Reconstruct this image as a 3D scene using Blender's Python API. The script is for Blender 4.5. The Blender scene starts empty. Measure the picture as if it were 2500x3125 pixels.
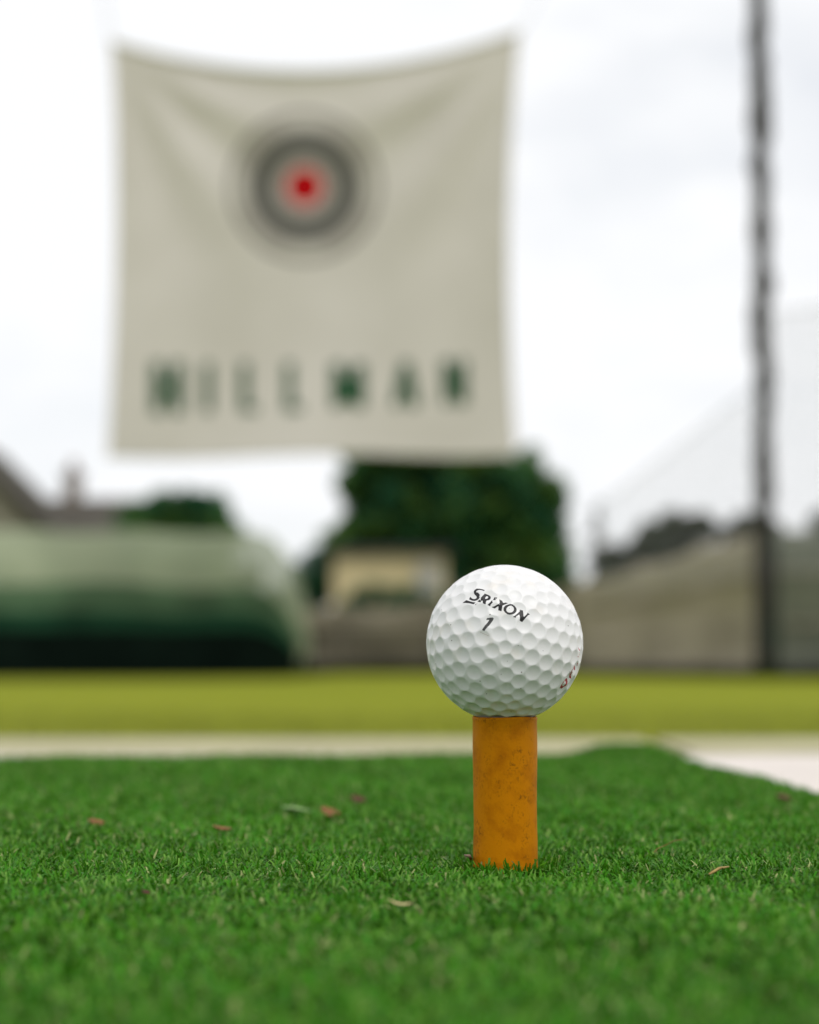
import bpy, bmesh, math, random
import numpy as np
from mathutils import Vector, Matrix, noise as mnoise

random.seed(7)
rng = np.random.default_rng(7)
S = bpy.context.scene
R_ = math.radians

# ------------------------------------------------------------------ camera
CAM_Z = 0.0673
PITCH = R_(4.69)
F = 5208.0                                   # focal length in photo pixels (2500 wide)
cam = bpy.data.cameras.new('camera')
cam_o = bpy.data.objects.new('camera', cam)
S.collection.objects.link(cam_o)
cam_o.location = (0, 0, CAM_Z)
cam_o.rotation_euler = (R_(90) + PITCH, 0, 0)
cam.sensor_fit = 'HORIZONTAL'
cam.sensor_width = 24.0
cam.lens = 50.0
cam.clip_start = 0.01
cam.clip_end = 3000
cam.dof.use_dof = True
cam.dof.focus_distance = 0.452
cam.dof.aperture_fstop = 6.5
cam.dof.aperture_blades = 0
S.camera = cam_o

# ------------------------------------------------------------------ world, sun, exposure
SUN_EL, SUN_AZ = R_(60), R_(148)              # azimuth measured from +Y towards +X
world = bpy.data.worlds.new('World')
S.world = world
world.use_nodes = True
nt = world.node_tree
nt.nodes.clear()
w_out = nt.nodes.new('ShaderNodeOutputWorld')
w_bg = nt.nodes.new('ShaderNodeBackground')
w_sky = nt.nodes.new('ShaderNodeTexSky')
w_sky.sky_type = 'NISHITA'
w_sky.sun_disc = False
w_sky.sun_elevation = SUN_EL
w_sky.sun_rotation = SUN_AZ
w_tc = nt.nodes.new('ShaderNodeTexCoord')
w_map = nt.nodes.new('ShaderNodeMapping')
w_map.inputs['Scale'].default_value = (1.6, 1.6, 4.0)
w_noise = nt.nodes.new('ShaderNodeTexNoise')
w_noise.inputs['Scale'].default_value = 2.2
w_noise.inputs['Detail'].default_value = 5
w_noise.inputs['Roughness'].default_value = 0.55
w_ramp = nt.nodes.new('ShaderNodeValToRGB')
w_ramp.color_ramp.elements[0].position = 0.30
w_ramp.color_ramp.elements[0].color = (0.74, 0.74, 0.74, 1)
w_ramp.color_ramp.elements[1].position = 0.52
w_ramp.color_ramp.elements[1].color = (1, 1, 1, 1)
w_mix = nt.nodes.new('ShaderNodeMix')
w_mix.data_type = 'RGBA'
w_mix.inputs['B'].default_value = (10.0, 10.12, 10.3, 1)
nt.links.new(w_tc.outputs['Generated'], w_map.inputs['Vector'])
nt.links.new(w_map.outputs['Vector'], w_noise.inputs['Vector'])
nt.links.new(w_noise.outputs['Fac'], w_ramp.inputs['Fac'])
nt.links.new(w_ramp.outputs['Color'], w_mix.inputs['Factor'])
nt.links.new(w_sky.outputs['Color'], w_mix.inputs['A'])
nt.links.new(w_mix.outputs['Result'], w_bg.inputs['Color'])
w_bg.inputs['Strength'].default_value = 0.1
nt.links.new(w_bg.outputs['Background'], w_out.inputs['Surface'])

sun = bpy.data.lights.new('sun', 'SUN')
sun.energy = 1.5
sun.angle = R_(35)
sun.color = (1.0, 0.965, 0.92)
sun_o = bpy.data.objects.new('sun', sun)
S.collection.objects.link(sun_o)
sdir = Vector((math.sin(SUN_AZ) * math.cos(SUN_EL), math.cos(SUN_AZ) * math.cos(SUN_EL), math.sin(SUN_EL)))
sun_o.rotation_euler = sdir.to_track_quat('Z', 'Y').to_euler()
sun_o.location = (0, 0, 30)

S.view_settings.view_transform = 'Standard'
S.view_settings.look = 'None'
S.view_settings.gamma = 1
S.view_settings.exposure = 0.0
S.view_settings.use_curve_mapping = False
S.render.engine = 'CYCLES'
S.cycles.max_bounces = 8
S.cycles.diffuse_bounces = 4
S.cycles.transparent_max_bounces = 16
S.cycles.use_denoising = True

# ------------------------------------------------------------------ helpers
COS, SIN = math.cos(PITCH), math.sin(PITCH)


def at(x, y, Y):
    """World point on the photo ray (x, y) at world distance Y."""
    a, b = (x - 1250.0) / F, (1562.5 - y) / F
    d = Vector((a, COS - b * SIN, SIN + b * COS))
    return Vector((0, 0, CAM_Z)) + d * (Y / d.y)


def X_at(x, Y, y=1900):
    return at(x, y, Y).x


def Z_at(y, Y):
    return at(1250, y, Y).z


def mesh_obj(name, verts, faces, mat=None, parent=None, smooth=False, loc=None):
    me = bpy.data.meshes.new(name)
    me.from_pydata([tuple(v) for v in verts], [], faces)
    me.validate()
    if smooth:
        me.polygons.foreach_set('use_smooth', [True] * len(me.polygons))
    o = bpy.data.objects.new(name, me)
    if mat:
        me.materials.append(mat)
    S.collection.objects.link(o)
    if parent:
        o.parent = parent
    if loc is not None:
        o.location = loc
    return o


def quads_obj(name, verts, nper, face_pattern, mat=None, parent=None, smooth=False, colors=None, loc=None):
    """verts (N*nper,3) array; the same quad pattern for each of N pieces."""
    verts = np.asarray(verts, dtype=np.float32)
    n = len(verts) // nper
    pat = np.asarray(face_pattern, dtype=np.int64)
    loops = (np.arange(n)[:, None, None] * nper + pat[None]).reshape(-1)
    npoly = n * len(pat)
    me = bpy.data.meshes.new(name)
    me.vertices.add(len(verts))
    me.vertices.foreach_set('co', verts.reshape(-1))
    me.loops.add(len(loops))
    me.loops.foreach_set('vertex_index', loops.astype(np.int32))
    me.polygons.add(npoly)
    me.polygons.foreach_set('loop_start', (np.arange(npoly) * pat.shape[1]).astype(np.int32))
    me.polygons.foreach_set('loop_total', np.full(npoly, pat.shape[1], dtype=np.int32))
    if smooth:
        me.polygons.foreach_set('use_smooth', np.ones(npoly, dtype=bool))
    if colors is not None:
        ca = me.color_attributes.new('tint', 'FLOAT_COLOR', 'POINT')
        c4 = np.ones((len(verts), 4), dtype=np.float32)
        c4[:, :3] = colors
        ca.data.foreach_set('color', c4.reshape(-1))
    me.update()
    o = bpy.data.objects.new(name, me)
    if mat:
        me.materials.append(mat)
    S.collection.objects.link(o)
    if parent:
        o.parent = parent
    if loc is not None:
        o.location = loc
    return o


def empty(name, loc=(0, 0, 0), rz=0):
    o = bpy.data.objects.new(name, None)
    S.collection.objects.link(o)
    o.location = loc
    o.rotation_euler = (0, 0, rz)
    o.empty_display_size = 0.05
    return o


def tag(o, label=None, cat=None, group=None, kind=None):
    if label: o['label'] = label
    if cat: o['category'] = cat
    if group: o['group'] = group
    if kind: o['kind'] = kind
    return o


def box_data(x0, x1, y0, y1, z0, z1):
    v = [(x0, y0, z0), (x1, y0, z0), (x1, y1, z0), (x0, y1, z0), (x0, y0, z1), (x1, y0, z1), (x1, y1, z1), (x0, y1, z1)]
    f = [(0, 3, 2, 1), (4, 5, 6, 7), (0, 1, 5, 4), (1, 2, 6, 5), (2, 3, 7, 6), (3, 0, 4, 7)]
    return v, f


def box(name, x0, x1, y0, y1, z0, z1, mat, parent=None, bevel=0):
    v, f = box_data(x0, x1, y0, y1, z0, z1)
    o = mesh_obj(name, v, f, mat, parent)
    if bevel:
        bm = bmesh.new(); bm.from_mesh(o.data)
        bmesh.ops.bevel(bm, geom=bm.edges[:], offset=bevel, segments=2, affect='EDGES')
        bm.to_mesh(o.data); bm.free()
    return o


def tube_data(path, radii, seg=10, caps=True):
    """Tube along a list of points with a radius at each."""
    vs, fs = [], []
    n = len(path)
    path = [Vector(p) for p in path]
    prev = None
    for i, p in enumerate(path):
        t = (path[min(i + 1, n - 1)] - path[max(i - 1, 0)]).normalized()
        ref = Vector((1, 0, 0)) if abs(t.x) < 0.9 else Vector((0, 1, 0))
        if prev is not None:
            ref = prev
        u = (ref - t * ref.dot(t)).normalized()
        prev = u
        w = t.cross(u)
        for k in range(seg):
            a = 2 * math.pi * k / seg
            vs.append(p + (u * math.cos(a) + w * math.sin(a)) * radii[i])
    for i in range(n - 1):
        for k in range(seg):
            a, b = i * seg + k, i * seg + (k + 1) % seg
            fs.append((a, b, b + seg, a + seg))
    if caps:
        fs.append(tuple(range(seg - 1, -1, -1)))
        fs.append(tuple(range((n - 1) * seg, n * seg)))
    return vs, fs


def tube(name, path, radii, mat, parent=None, seg=10):
    if not hasattr(radii, '__len__'):
        radii = [radii] * len(path)
    v, f = tube_data(path, radii, seg)
    return mesh_obj(name, v, f, mat, parent, smooth=True)


def join_data(parts):
    V, Fc = [], []
    for v, f in parts:
        o = len(V)
        V += list(v)
        Fc += [tuple(i + o for i in q) for q in f]
    return V, Fc


# ------------------------------------------------------------------ materials
def new_mat(name):
    m = bpy.data.materials.new(name)
    m.use_nodes = True
    n = m.node_tree
    b = n.nodes['Principled BSDF']
    return m, n, b


def simple(name, col, rough=0.7, noise=0.15, scale=5.0, spec=0.3, bump=0.0, bscale=None, detail=6, col2=None, trans=0.0):
    m, n, b = new_mat(name)
    tc = n.nodes.new('ShaderNodeTexCoord')
    nz = n.nodes.new('ShaderNodeTexNoise')
    nz.inputs['Scale'].default_value = scale
    nz.inputs['Detail'].default_value = detail
    n.links.new(tc.outputs['Object'], nz.inputs['Vector'])
    rp = n.nodes.new('ShaderNodeValToRGB')
    c = Vector(col)
    lo = Vector(col2) if col2 else c * (1 - noise)
    hi = c * (1 + noise) if not col2 else c
    rp.color_ramp.elements[0].position = 0.32
    rp.color_ramp.elements[1].position = 0.68
    rp.color_ramp.elements[0].color = (*lo, 1)
    rp.color_ramp.elements[1].color = (*[min(v, 1) for v in hi], 1)
    n.links.new(nz.outputs['Fac'], rp.inputs['Fac'])
    n.links.new(rp.outputs['Color'], b.inputs['Base Color'])
    b.inputs['Roughness'].default_value = rough
    b.inputs['Specular IOR Level'].default_value = spec
    if bump:
        bp = n.nodes.new('ShaderNodeBump')
        bp.inputs['Strength'].default_value = bump
        nb = n.nodes.new('ShaderNodeTexNoise')
        nb.inputs['Scale'].default_value = bscale or scale * 4
        nb.inputs['Detail'].default_value = 5
        n.links.new(tc.outputs['Object'], nb.inputs['Vector'])
        n.links.new(nb.outputs['Fac'], bp.inputs['Height'])
        n.links.new(bp.outputs['Normal'], b.inputs['Normal'])
    if trans:
        tr = n.nodes.new('ShaderNodeBsdfTranslucent')
        mx = n.nodes.new('ShaderNodeMixShader')
        mx.inputs[0].default_value = trans
        n.links.new(rp.outputs['Color'], tr.inputs['Color'])
        n.links.new(b.outputs[0], mx.inputs[1])
        n.links.new(tr.outputs[0], mx.inputs[2])
        n.links.new(mx.outputs[0], n.nodes['Material Output'].inputs['Surface'])
    return m


def tint_mat(name, rough=0.5, spec=0.4, trans=0.25):
    """Colour from the per-piece 'tint' attribute (each leaf or blade has its own colour)."""
    m, n, b = new_mat(name)
    at_ = n.nodes.new('ShaderNodeAttribute')
    at_.attribute_name = 'tint'
    n.links.new(at_.outputs['Color'], b.inputs['Base Color'])
    b.inputs['Roughness'].default_value = rough
    b.inputs['Specular IOR Level'].default_value = spec
    tr = n.nodes.new('ShaderNodeBsdfTranslucent')
    n.links.new(at_.outputs['Color'], tr.inputs['Color'])
    mx = n.nodes.new('ShaderNodeMixShader')
    mx.inputs[0].default_value = trans
    n.links.new(b.outputs[0], mx.inputs[1])
    n.links.new(tr.outputs[0], mx.inputs[2])
    n.links.new(mx.outputs[0], n.nodes['Material Output'].inputs['Surface'])
    return m


M_turf = tint_mat('artificial_turf', rough=0.42, spec=0.10, trans=0.27)
M_leaf = tint_mat('leaf', rough=0.55, spec=0.3, trans=0.38)
M_backing = simple('turf_backing', (0.018, 0.06, 0.014), 0.9, 0.4, 300)
M_floor = simple('pale_concrete', (0.66, 0.60, 0.55), 0.75, 0.05, 14, bump=0.15, bscale=120)
M_bark = simple('bark', (0.10, 0.075, 0.05), 0.9, 0.4, 9, bump=0.6, bscale=30)
M_metal = simple('galvanised_steel', (0.16, 0.15, 0.135), 0.45, 0.25, 6, spec=0.5)
M_rope = simple('weathered_net', (0.03, 0.028, 0.024), 0.85, 0.5, 22, bump=0.6, bscale=90)
M_pad = simple('dark_green_pad', (0.012, 0.026, 0.021), 0.6, 0.25, 5)
M_twine = simple('pale_twine', (0.30, 0.32, 0.33), 0.7, 0.1, 3)

# lawn
m, n, b = new_mat('yellow_green_lawn')
tc = n.nodes.new('ShaderNodeTexCoord')
n1 = n.nodes.new('ShaderNodeTexNoise'); n1.inputs['Scale'].default_value = 0.45; n1.inputs['Detail'].default_value = 4
n2 = n.nodes.new('ShaderNodeTexNoise'); n2.inputs['Scale'].default_value = 60; n2.inputs['Detail'].default_value = 4
r1 = n.nodes.new('ShaderNodeValToRGB')
r1.color_ramp.elements[0].color = (0.208, 0.232, 0.020, 1); r1.color_ramp.elements[0].position = 0.3
r1.color_ramp.elements[1].color = (0.250, 0.268, 0.028, 1); r1.color_ramp.elements[1].position = 0.7
r2 = n.nodes.new('ShaderNodeValToRGB')
r2.color_ramp.elements[0].color = (0.75, 0.8, 0.7, 1); r2.color_ramp.elements[0].position = 0.35
r2.color_ramp.elements[1].color = (1.1, 1.1, 1.0, 1); r2.color_ramp.elements[1].position = 0.65
mm = n.nodes.new('ShaderNodeMix'); mm.data_type = 'RGBA'; mm.blend_type = 'MULTIPLY'; mm.inputs['Factor'].default_value = 1
for q in (n1, n2): n.links.new(tc.outputs['Object'], q.inputs['Vector'])
n.links.new(n1.outputs['Fac'], r1.inputs['Fac']); n.links.new(n2.outputs['Fac'], r2.inputs['Fac'])
n.links.new(r1.outputs['Color'], mm.inputs['A']); n.links.new(r2.outputs['Color'], mm.inputs['B'])
n.links.new(mm.outputs['Result'], b.inputs['Base Color'])
b.inputs['Roughness'].default_value = 0.9; b.inputs['Specular IOR Level'].default_value = 0.03
bp = n.nodes.new('ShaderNodeBump'); bp.inputs['Strength'].default_value = 0.5; bp.inputs['Distance'].default_value = 0.02
n.links.new(n2.outputs['Fac'], bp.inputs['Height']); n.links.new(bp.outputs['Normal'], b.inputs['Normal'])
M_lawn = m

# ------------------------------------------------------------------ ground, platform
LAWN_Z = -0.20
FLOOR_Z = -0.0048
FLOOR_END = 1.448
g = 24
gv, gf = [], []
xs = [-1500, -400, -120, -40, -15, -6, 0, 6, 15, 40, 120, 400, 1500]
ys = [-600, -100, -20, 0.5, 3, 8, 14, 20, 28, 45, 90, 250, 800, 2500]
for yy in ys:
    for xx in xs:
        gv.append((xx, yy, LAWN_Z))
for j in range(len(ys) - 1):
    for i in range(len(xs) - 1):
        a = j * len(xs) + i
        gf.append((a, a + 1, a + 1 + len(xs), a + len(xs)))
lawn = mesh_obj('lawn', gv, gf, M_lawn)
tag(lawn, 'flat yellow green lawn running from the platform to the fence', kind='structure')

# pale concrete platform as slabs with open joints
plat = box('platform', -7, 7, -4, FLOOR_END - 0.012, LAWN_Z - 0.1, FLOOR_Z - 0.03, simple('concrete_core', (0.45, 0.43, 0.4), 0.9, 0.15, 8))
tag(plat, 'raised concrete platform under the mat', kind='structure')
M_coping = simple('cream_coping', (0.37, 0.345, 0.20), 0.85, 0.12, 9, bump=0.2, bscale=90)
COP = 0.23
for i in range(-8, 8):
    x0 = 0.2 + i * 0.8
    box('coping_stone', x0 + 0.003, x0 + 0.797, FLOOR_END - COP + 0.003, FLOOR_END, FLOOR_Z - 0.03 + 0.0005, FLOOR_Z + 0.0005, M_coping, plat, bevel=0.004)
slab_w = 1.2
for i in range(-5, 5):
    for j in range(-3, 2):
        x0 = 0.55 + i * slab_w
        y1 = FLOOR_END - COP - (1 - j) * 1.1
        if y1 - 1.1 < -3.5: continue
        s = box('slab', x0 + 0.004, x0 + slab_w - 0.004, y1 - 1.1 + 0.008, y1, FLOOR_Z - 0.03 + 0.0005, FLOOR_Z, M_floor, plat, bevel=0.003)

# sparse real grass on the first metres of lawn
nb = 26000
gx = rng.uniform(-2.2, 2.2, nb); gy = 1.7 + 5.5 * rng.random(nb) ** 1.4
phi = rng.uniform(0, 2 * np.pi, nb); L = rng.uniform(0.02, 0.045, nb); w = rng.uniform(0.002, 0.004, nb)
lean = rng.uniform(0.1, 0.6, nb)
base = np.stack([gx, gy, np.full(nb, LAWN_Z)], 1)
d = np.stack([np.cos(phi) * lean, np.sin(phi) * lean, np.ones(nb)], 1); d /= np.linalg.norm(d, axis=1)[:, None]
sd = np.stack([-np.sin(phi), np.cos(phi), np.zeros(nb)], 1) * (w / 2)[:, None]
gvv = np.stack([base - sd, base + sd, base + d * L[:, None] + sd * 0.3, base + d * L[:, None] - sd * 0.3], 1).reshape(-1, 3)
cc = np.array([0.22, 0.24, 0.03])[None] * rng.uniform(0.75, 1.2, (nb, 1))
go = quads_obj('lawn_grass', gvv, 4, [(0, 1, 2, 3)], M_leaf, colors=np.repeat(cc, 4, 0))
tag(go, 'short yellow green grass blades on the lawn beyond the platform', kind='stuff')

# ------------------------------------------------------------------ driving mat
ANG = R_(6.3)
CORN = np.array([0.140, 0.975])
MAT_Z = 0.0079
e1 = np.array([-math.cos(ANG), -math.sin(ANG)])      # along the back edge, to the left
e2 = np.array([math.sin(ANG), -math.cos(ANG)])       # along the right edge, to the viewer
MAT_S, MAT_T = 1.5, 2.0


def mat_lift(s, t):
    """Height of the mat above flat: a curled-up corner and slow waves."""
    s = np.asarray(s); t = np.asarray(t)
    c = 0.0048 * np.exp(-((s - 0.020) / 0.026) ** 4) * np.exp(-(t / 0.055) ** 2)
    wv = 0.0006 * np.sin(s * 23 + 1.0) * np.sin(t * 17) + 0.0005 * np.sin(s * 61 + t * 40)
    return c + wv


mat_root = empty('driving_mat', (CORN[0], CORN[1], MAT_Z))
tag(mat_root, 'green artificial turf hitting mat lying on the pale platform', 'mat')
nS = nT = 60
ss = np.concatenate([np.linspace(0, 0.3, 40), np.linspace(0.33, MAT_S, 24)])
tt = np.concatenate([np.linspace(0, 0.3, 40), np.linspace(0.33, MAT_T, 24)])
bv, bf = [], []
for lay in (0, 1):
    for t in tt:
        for s in ss:
            p = s * e1 + t * e2
            z = float(mat_lift(s, t))
            bv.append((p[0], p[1], z if lay == 0 else min(z - 0.011, -0.0115 + max(z - 0.002, 0))))
ns, nn = len(ss), len(ss) * len(tt)
for j in range(len(tt) - 1):
    for i in range(ns - 1):
        a = j * ns + i
        bf.append((a, a + ns, a + ns + 1, a + 1))
        bf.append((nn + a, nn + a + 1, nn + a + ns + 1, nn + a + ns))
for i in range(ns - 1):
    bf.append((i, i + 1, nn + i + 1, nn + i)); a = (len(tt) - 1) * ns + i
    bf.append((a + 1, a, nn + a, nn + a + 1))
for j in range(len(tt) - 1):
    a = j * ns
    bf.append((a + ns, a, nn + a, nn + a + ns)); a = j * ns + ns - 1
    bf.append((a, a + ns, nn + a + ns, nn + a))
mesh_obj('backing', bv, bf, M_backing, mat_root)

# ball and tee positions
BALL_R = 0.021335
cb = at(1540, 1963, 1.0)
dirb = (cb - Vector((0, 0, CAM_Z)))
fwd = Vector((0, COS, SIN))
BALL_C = Vector((0, 0, CAM_Z)) + dirb * (0.4649 / dirb.dot(fwd))
TEE_R, TEE_RI = 0.00872, 0.0076
TEE_TOP = BALL_C.z - math.sqrt(BALL_R ** 2 - 0.0080 ** 2)
TEE_XY = np.array([BALL_C.x, BALL_C.y])


def blades(pts, L0, L1, w0, w1, nseg, lean0, bend, seed):
    """Bent turf ribbons: returns verts, per-vertex colours."""
    r = np.random.default_rng(seed)
    n_ = len(pts)
    phi = r.uniform(0, 2 * np.pi, n_)
    # neighbouring blades lie the same way, as trodden tufts do
    X_, Y_ = pts[:, 0], pts[:, 1]
    swirl = 2.2 * np.sin(X_ * 310 + 1.3 * np.sin(Y_ * 170)) + 2.0 * np.sin(Y_ * 260 + 1.7 * np.sin(X_ * 210)) + np.sin((X_ + Y_) * 95) * 2
    phi = np.where(r.random(n_) < 0.55, swirl + r.normal(0, 0.6, n_), phi)
    # blades next to the tee lean away from it
    dv = pts[:, :2] - TEE_XY
    dist = np.linalg.norm(dv, axis=1)
    near = dist < TEE_R + 0.006
    phi[near] = np.arctan2(dv[near, 1], dv[near, 0]) + np.where(r.random(near.sum()) < 0.5, 1.25, -1.25) * r.uniform(0.2, 1.0, near.sum())
    L = r.uniform(L0, L1, n_)
    L[near] *= r.uniform(0.7, 1.45, near.sum())
    w = r.uniform(w0, w1, n_)
    th = np.abs(r.normal(lean0, 0.22, n_))
    kb = np.abs(r.normal(bend, bend * 0.75, n_))
    th[near] *= 0.5
    kb[near] *= r.uniform(0.2, 1.0, near.sum())
    tw = r.normal(0, 0.5, n_)
    p = pts.copy()
    rows = []
    for k in range(nseg + 1):
        ang = phi + np.pi / 2 + tw * k / nseg
        side = np.stack([np.cos(ang), np.sin(ang), 0.25 * np.sin(tw * 3 + k)], 1)
        ww = w * (1.0 if k < nseg else r.uniform(0.35, 0.95, n_))
        rows.append(p - side * (ww / 2)[:, None])
        rows.append(p + side * (ww / 2)[:, None])
        if k < nseg:
            dirn = np.stack([np.sin(th) * np.cos(phi), np.sin(th) * np.sin(phi), np.cos(th)], 1)
            p = p + dirn * (L / nseg)[:, None]
            th = th + kb * (0.6 + 0.8 * k / nseg)
            phi = phi + r.normal(0, 0.25, n_)
    V = np.stack(rows, 1)                                    # n, 2(nseg+1), 3
    colr = np.empty((n_, 3))
    kind = r.random(n_)
    base = np.array([0.058, 0.215, 0.010])
    colr[:] = base * r.uniform(0.72, 1.25, (n_, 1))
    colr[:, 0] *= r.uniform(0.75, 1.3, n_)
    patch = (np.sin(X_ * 143 + 2 * np.sin(Y_ * 71)) * np.sin(Y_ * 119 + 2 * np.sin(X_ * 67 + 1)) + 0.6 * np.sin(X_ * 37 + Y_ * 29) + 0.5 * np.sin(X_ * 411 + 3 * np.sin(Y_ * 167)) * np.sin(Y_ * 353))
    colr *= (1 + 0.13 * patch)[:, None]
    k2 = kind < 0.20
    colr[k2] = np.array([0.145, 0.31, 0.045]) * r.uniform(0.8, 1.2, (k2.sum(), 1))
    k3 = kind > 0.965
    colr[k3] = np.array([0.34, 0.38, 0.15]) * r.uniform(0.75, 1.2, (k3.sum(), 1))
    colv = np.repeat(colr, 2 * (nseg + 1), 0)
    return V.reshape(-1, 3), colv


def sample_mat(n_, keep, seed):
    r = np.random.default_rng(seed)
    s = r.uniform(0.0005, MAT_S - 0.001, n_); t = r.uniform(0.0005, MAT_T - 0.001, n_)
    xy = CORN + s[:, None] * e1 + t[:, None] * e2
    k = keep(xy[:, 0], xy[:, 1])
    return xy[k], s[k], t[k]


def in_wedge(x, y):
    return (y > 0.22) & (np.abs(x) < 0.27 * y + 0.04)


def sample_box(x0, x1, y0, y1, dens, keep, seed):
    r = np.random.default_rng(seed)
    n_ = int((x1 - x0) * (y1 - y0) * dens * 1e6)
    xy = np.stack([r.uniform(x0, x1, n_), r.uniform(y0, y1, n_)], 1)
    rel = xy - CORN
    s, t = rel @ e1, rel @ e2
    k = (s > 0.0004) & (s < MAT_S - 0.001) & (t > 0.0004) & (t < MAT_T - 0.001) & keep(xy[:, 0], xy[:, 1])
    k &= np.linalg.norm(xy - TEE_XY, axis=1) > TEE_R + 0.0004
    return xy[k], s[k], t[k]


def pile(name, xy, s, t, nseg, seed, L=(0.0034, 0.0052), w=(0.00042, 0.00075), lean=0.62, bend=1.15):
    pts = np.concatenate([xy, mat_lift(s, t)[:, None]], 1)
    # tuft the feet a little
    V, C = blades(pts, L[0], L[1], w[0], w[1], nseg, lean, bend, seed)
    V[:, 0] -= CORN[0]; V[:, 1] -= CORN[1]
    pat = [(2 * k, 2 * k + 1, 2 * k + 3, 2 * k + 2) for k in range(nseg)]
    o = quads_obj(name, V, 2 * (nseg + 1), pat, M_turf, mat_root, smooth=True, colors=C)
    o['kind'] = 'stuff'
    return o


focus = lambda x, y: in_wedge(x, y) & (y > 0.385) & (y < 0.58)
midz = lambda x, y: in_wedge(x, y) & ~((y > 0.385) & (y < 0.58))
xy, s, t = sample_box(-0.32, 0.32, 0.38, 0.59, 2.9, focus, 1)
pile('turf_pile', xy, s, t, 3, 11)
xy, s, t = sample_box(-0.35, 0.35, 0.2, 1.02, 1.0, midz, 2)
pile('turf_pile', xy, s, t, 2, 12, w=(0.0005, 0.0009))
xy, s, t = sample_mat(120000, lambda x, y: ~in_wedge(x, y) & (y > -0.25) & (x > -1.15), 3)
pile('turf_pile', xy, s, t, 1, 13, w=(0.0018, 0.0034), L=(0.0042, 0.006), lean=0.6)

# ------------------------------------------------------------------ golf tee
m, n, b = new_mat('orange_rubber')
tc = n.nodes.new('ShaderNodeTexCoord')
na = n.nodes.new('ShaderNodeTexNoise'); na.inputs['Scale'].default_value = 130; na.inputs['Detail'].default_value = 6; na.inputs['Roughness'].default_value = 0.65
nbn = n.nodes.new('ShaderNodeTexNoise'); nbn.inputs['Scale'].default_value = 1500; nbn.inputs['Detail'].default_value = 4
nc = n.nodes.new('ShaderNodeTexNoise'); nc.inputs['Scale'].default_value = 190; nc.inputs['Detail'].default_value = 8; nc.inputs['Roughness'].default_value = 0.7
for q in (na, nbn, nc): n.links.new(tc.outputs['Object'], q.inputs['Vector'])
ra = n.nodes.new('ShaderNodeValToRGB')
ra.color_ramp.elements[0].position = 0.36; ra.color_ramp.elements[0].color = (0.385, 0.125, 0.0005, 1)
ra.color_ramp.elements[1].position = 0.54; ra.color_ramp.elements[1].color = (0.52, 0.185, 0.0006, 1)
n.links.new(na.outputs['Fac'], ra.inputs['Fac'])
rc = n.nodes.new('ShaderNodeValToRGB')                       # grimy smears
rc.color_ramp.elements[0].position = 0.50; rc.color_ramp.elements[0].color = (0, 0, 0, 1)
rc.color_ramp.elements[1].position = 0.66; rc.color_ramp.elements[1].color = (1, 1, 1, 1)
n.links.new(nc.outputs['Fac'], rc.inputs['Fac'])
rb = n.nodes.new('ShaderNodeValToRGB')                       # specks
rb.color_ramp.elements[0].position = 0.49; rb.color_ramp.elements[0].color = (0, 0, 0, 1)
rb.color_ramp.elements[1].position = 0.62; rb.color_ramp.elements[1].color = (0.75, 0.75, 0.75, 1)
n.links.new(nbn.outputs['Fac'], rb.inputs['Fac'])
mu = n.nodes.new('ShaderNodeMath'); mu.operation = 'MULTIPLY'
n.links.new(rc.outputs['Color'], mu.inputs[0]); n.links.new(rb.outputs['Color'], mu.inputs[1])
md = n.nodes.new('ShaderNodeMix'); md.data_type = 'RGBA'
md.inputs['B'].default_value = (0.085, 0.032, 0.004, 1)
n.links.new(mu.outputs[0], md.inputs['Factor']); n.links.new(ra.outputs['Color'], md.inputs['A'])
n.links.new(md.outputs['Result'], b.inputs['Base Color'])
b.inputs['Roughness'].default_value = 0.5
b.inputs['Specular IOR Level'].default_value = 0.06
b.inputs['Subsurface Weight'].default_value = 0.12
b.inputs['Subsurface Radius'].default_value = (0.004, 0.0015, 0.0003)
b.inputs['Subsurface Scale'].default_value = 0.5
bp = n.nodes.new('ShaderNodeBump'); bp.inputs['Strength'].default_value = 0.25; bp.inputs['Distance'].default_value = 0.0002
n.links.new(nbn.outputs['Fac'], bp.inputs['Height']); n.links.new(bp.outputs['Normal'], b.inputs['Normal'])
M_tee = m

tee = empty('rubber_tee', (BALL_C.x, BALL_C.y, 0))
tag(tee, 'orange rubber tube tee standing upright in the turf under the ball', 'golf tee')
prof = [(0.0105, -0.001), (0.0105, 0.0008), (0.0090, 0.0016), (TEE_R + 0.0001, 0.004)]
for k in range(1, 14):
    f_ = k / 14
    prof.append((TEE_R + 0.0001 * math.cos(f_ * 7) - 0.0001 * f_, 0.004 + (TEE_TOP - 0.0012 - 0.004) * f_))
prof += [(TEE_R - 0.00002, TEE_TOP - 0.0011), (TEE_R + 0.00012, TEE_TOP - 0.0006), (TEE_R + 0.00005, TEE_TOP - 0.0002), (TEE_R - 0.00015, TEE_TOP)]
prof_in = [(0.0083, TEE_TOP + 0.0000), (0.0079, TEE_TOP - 0.0004), (TEE_RI, TEE_TOP - 0.0018), (TEE_RI, 0.0)]
NS = 96


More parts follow.
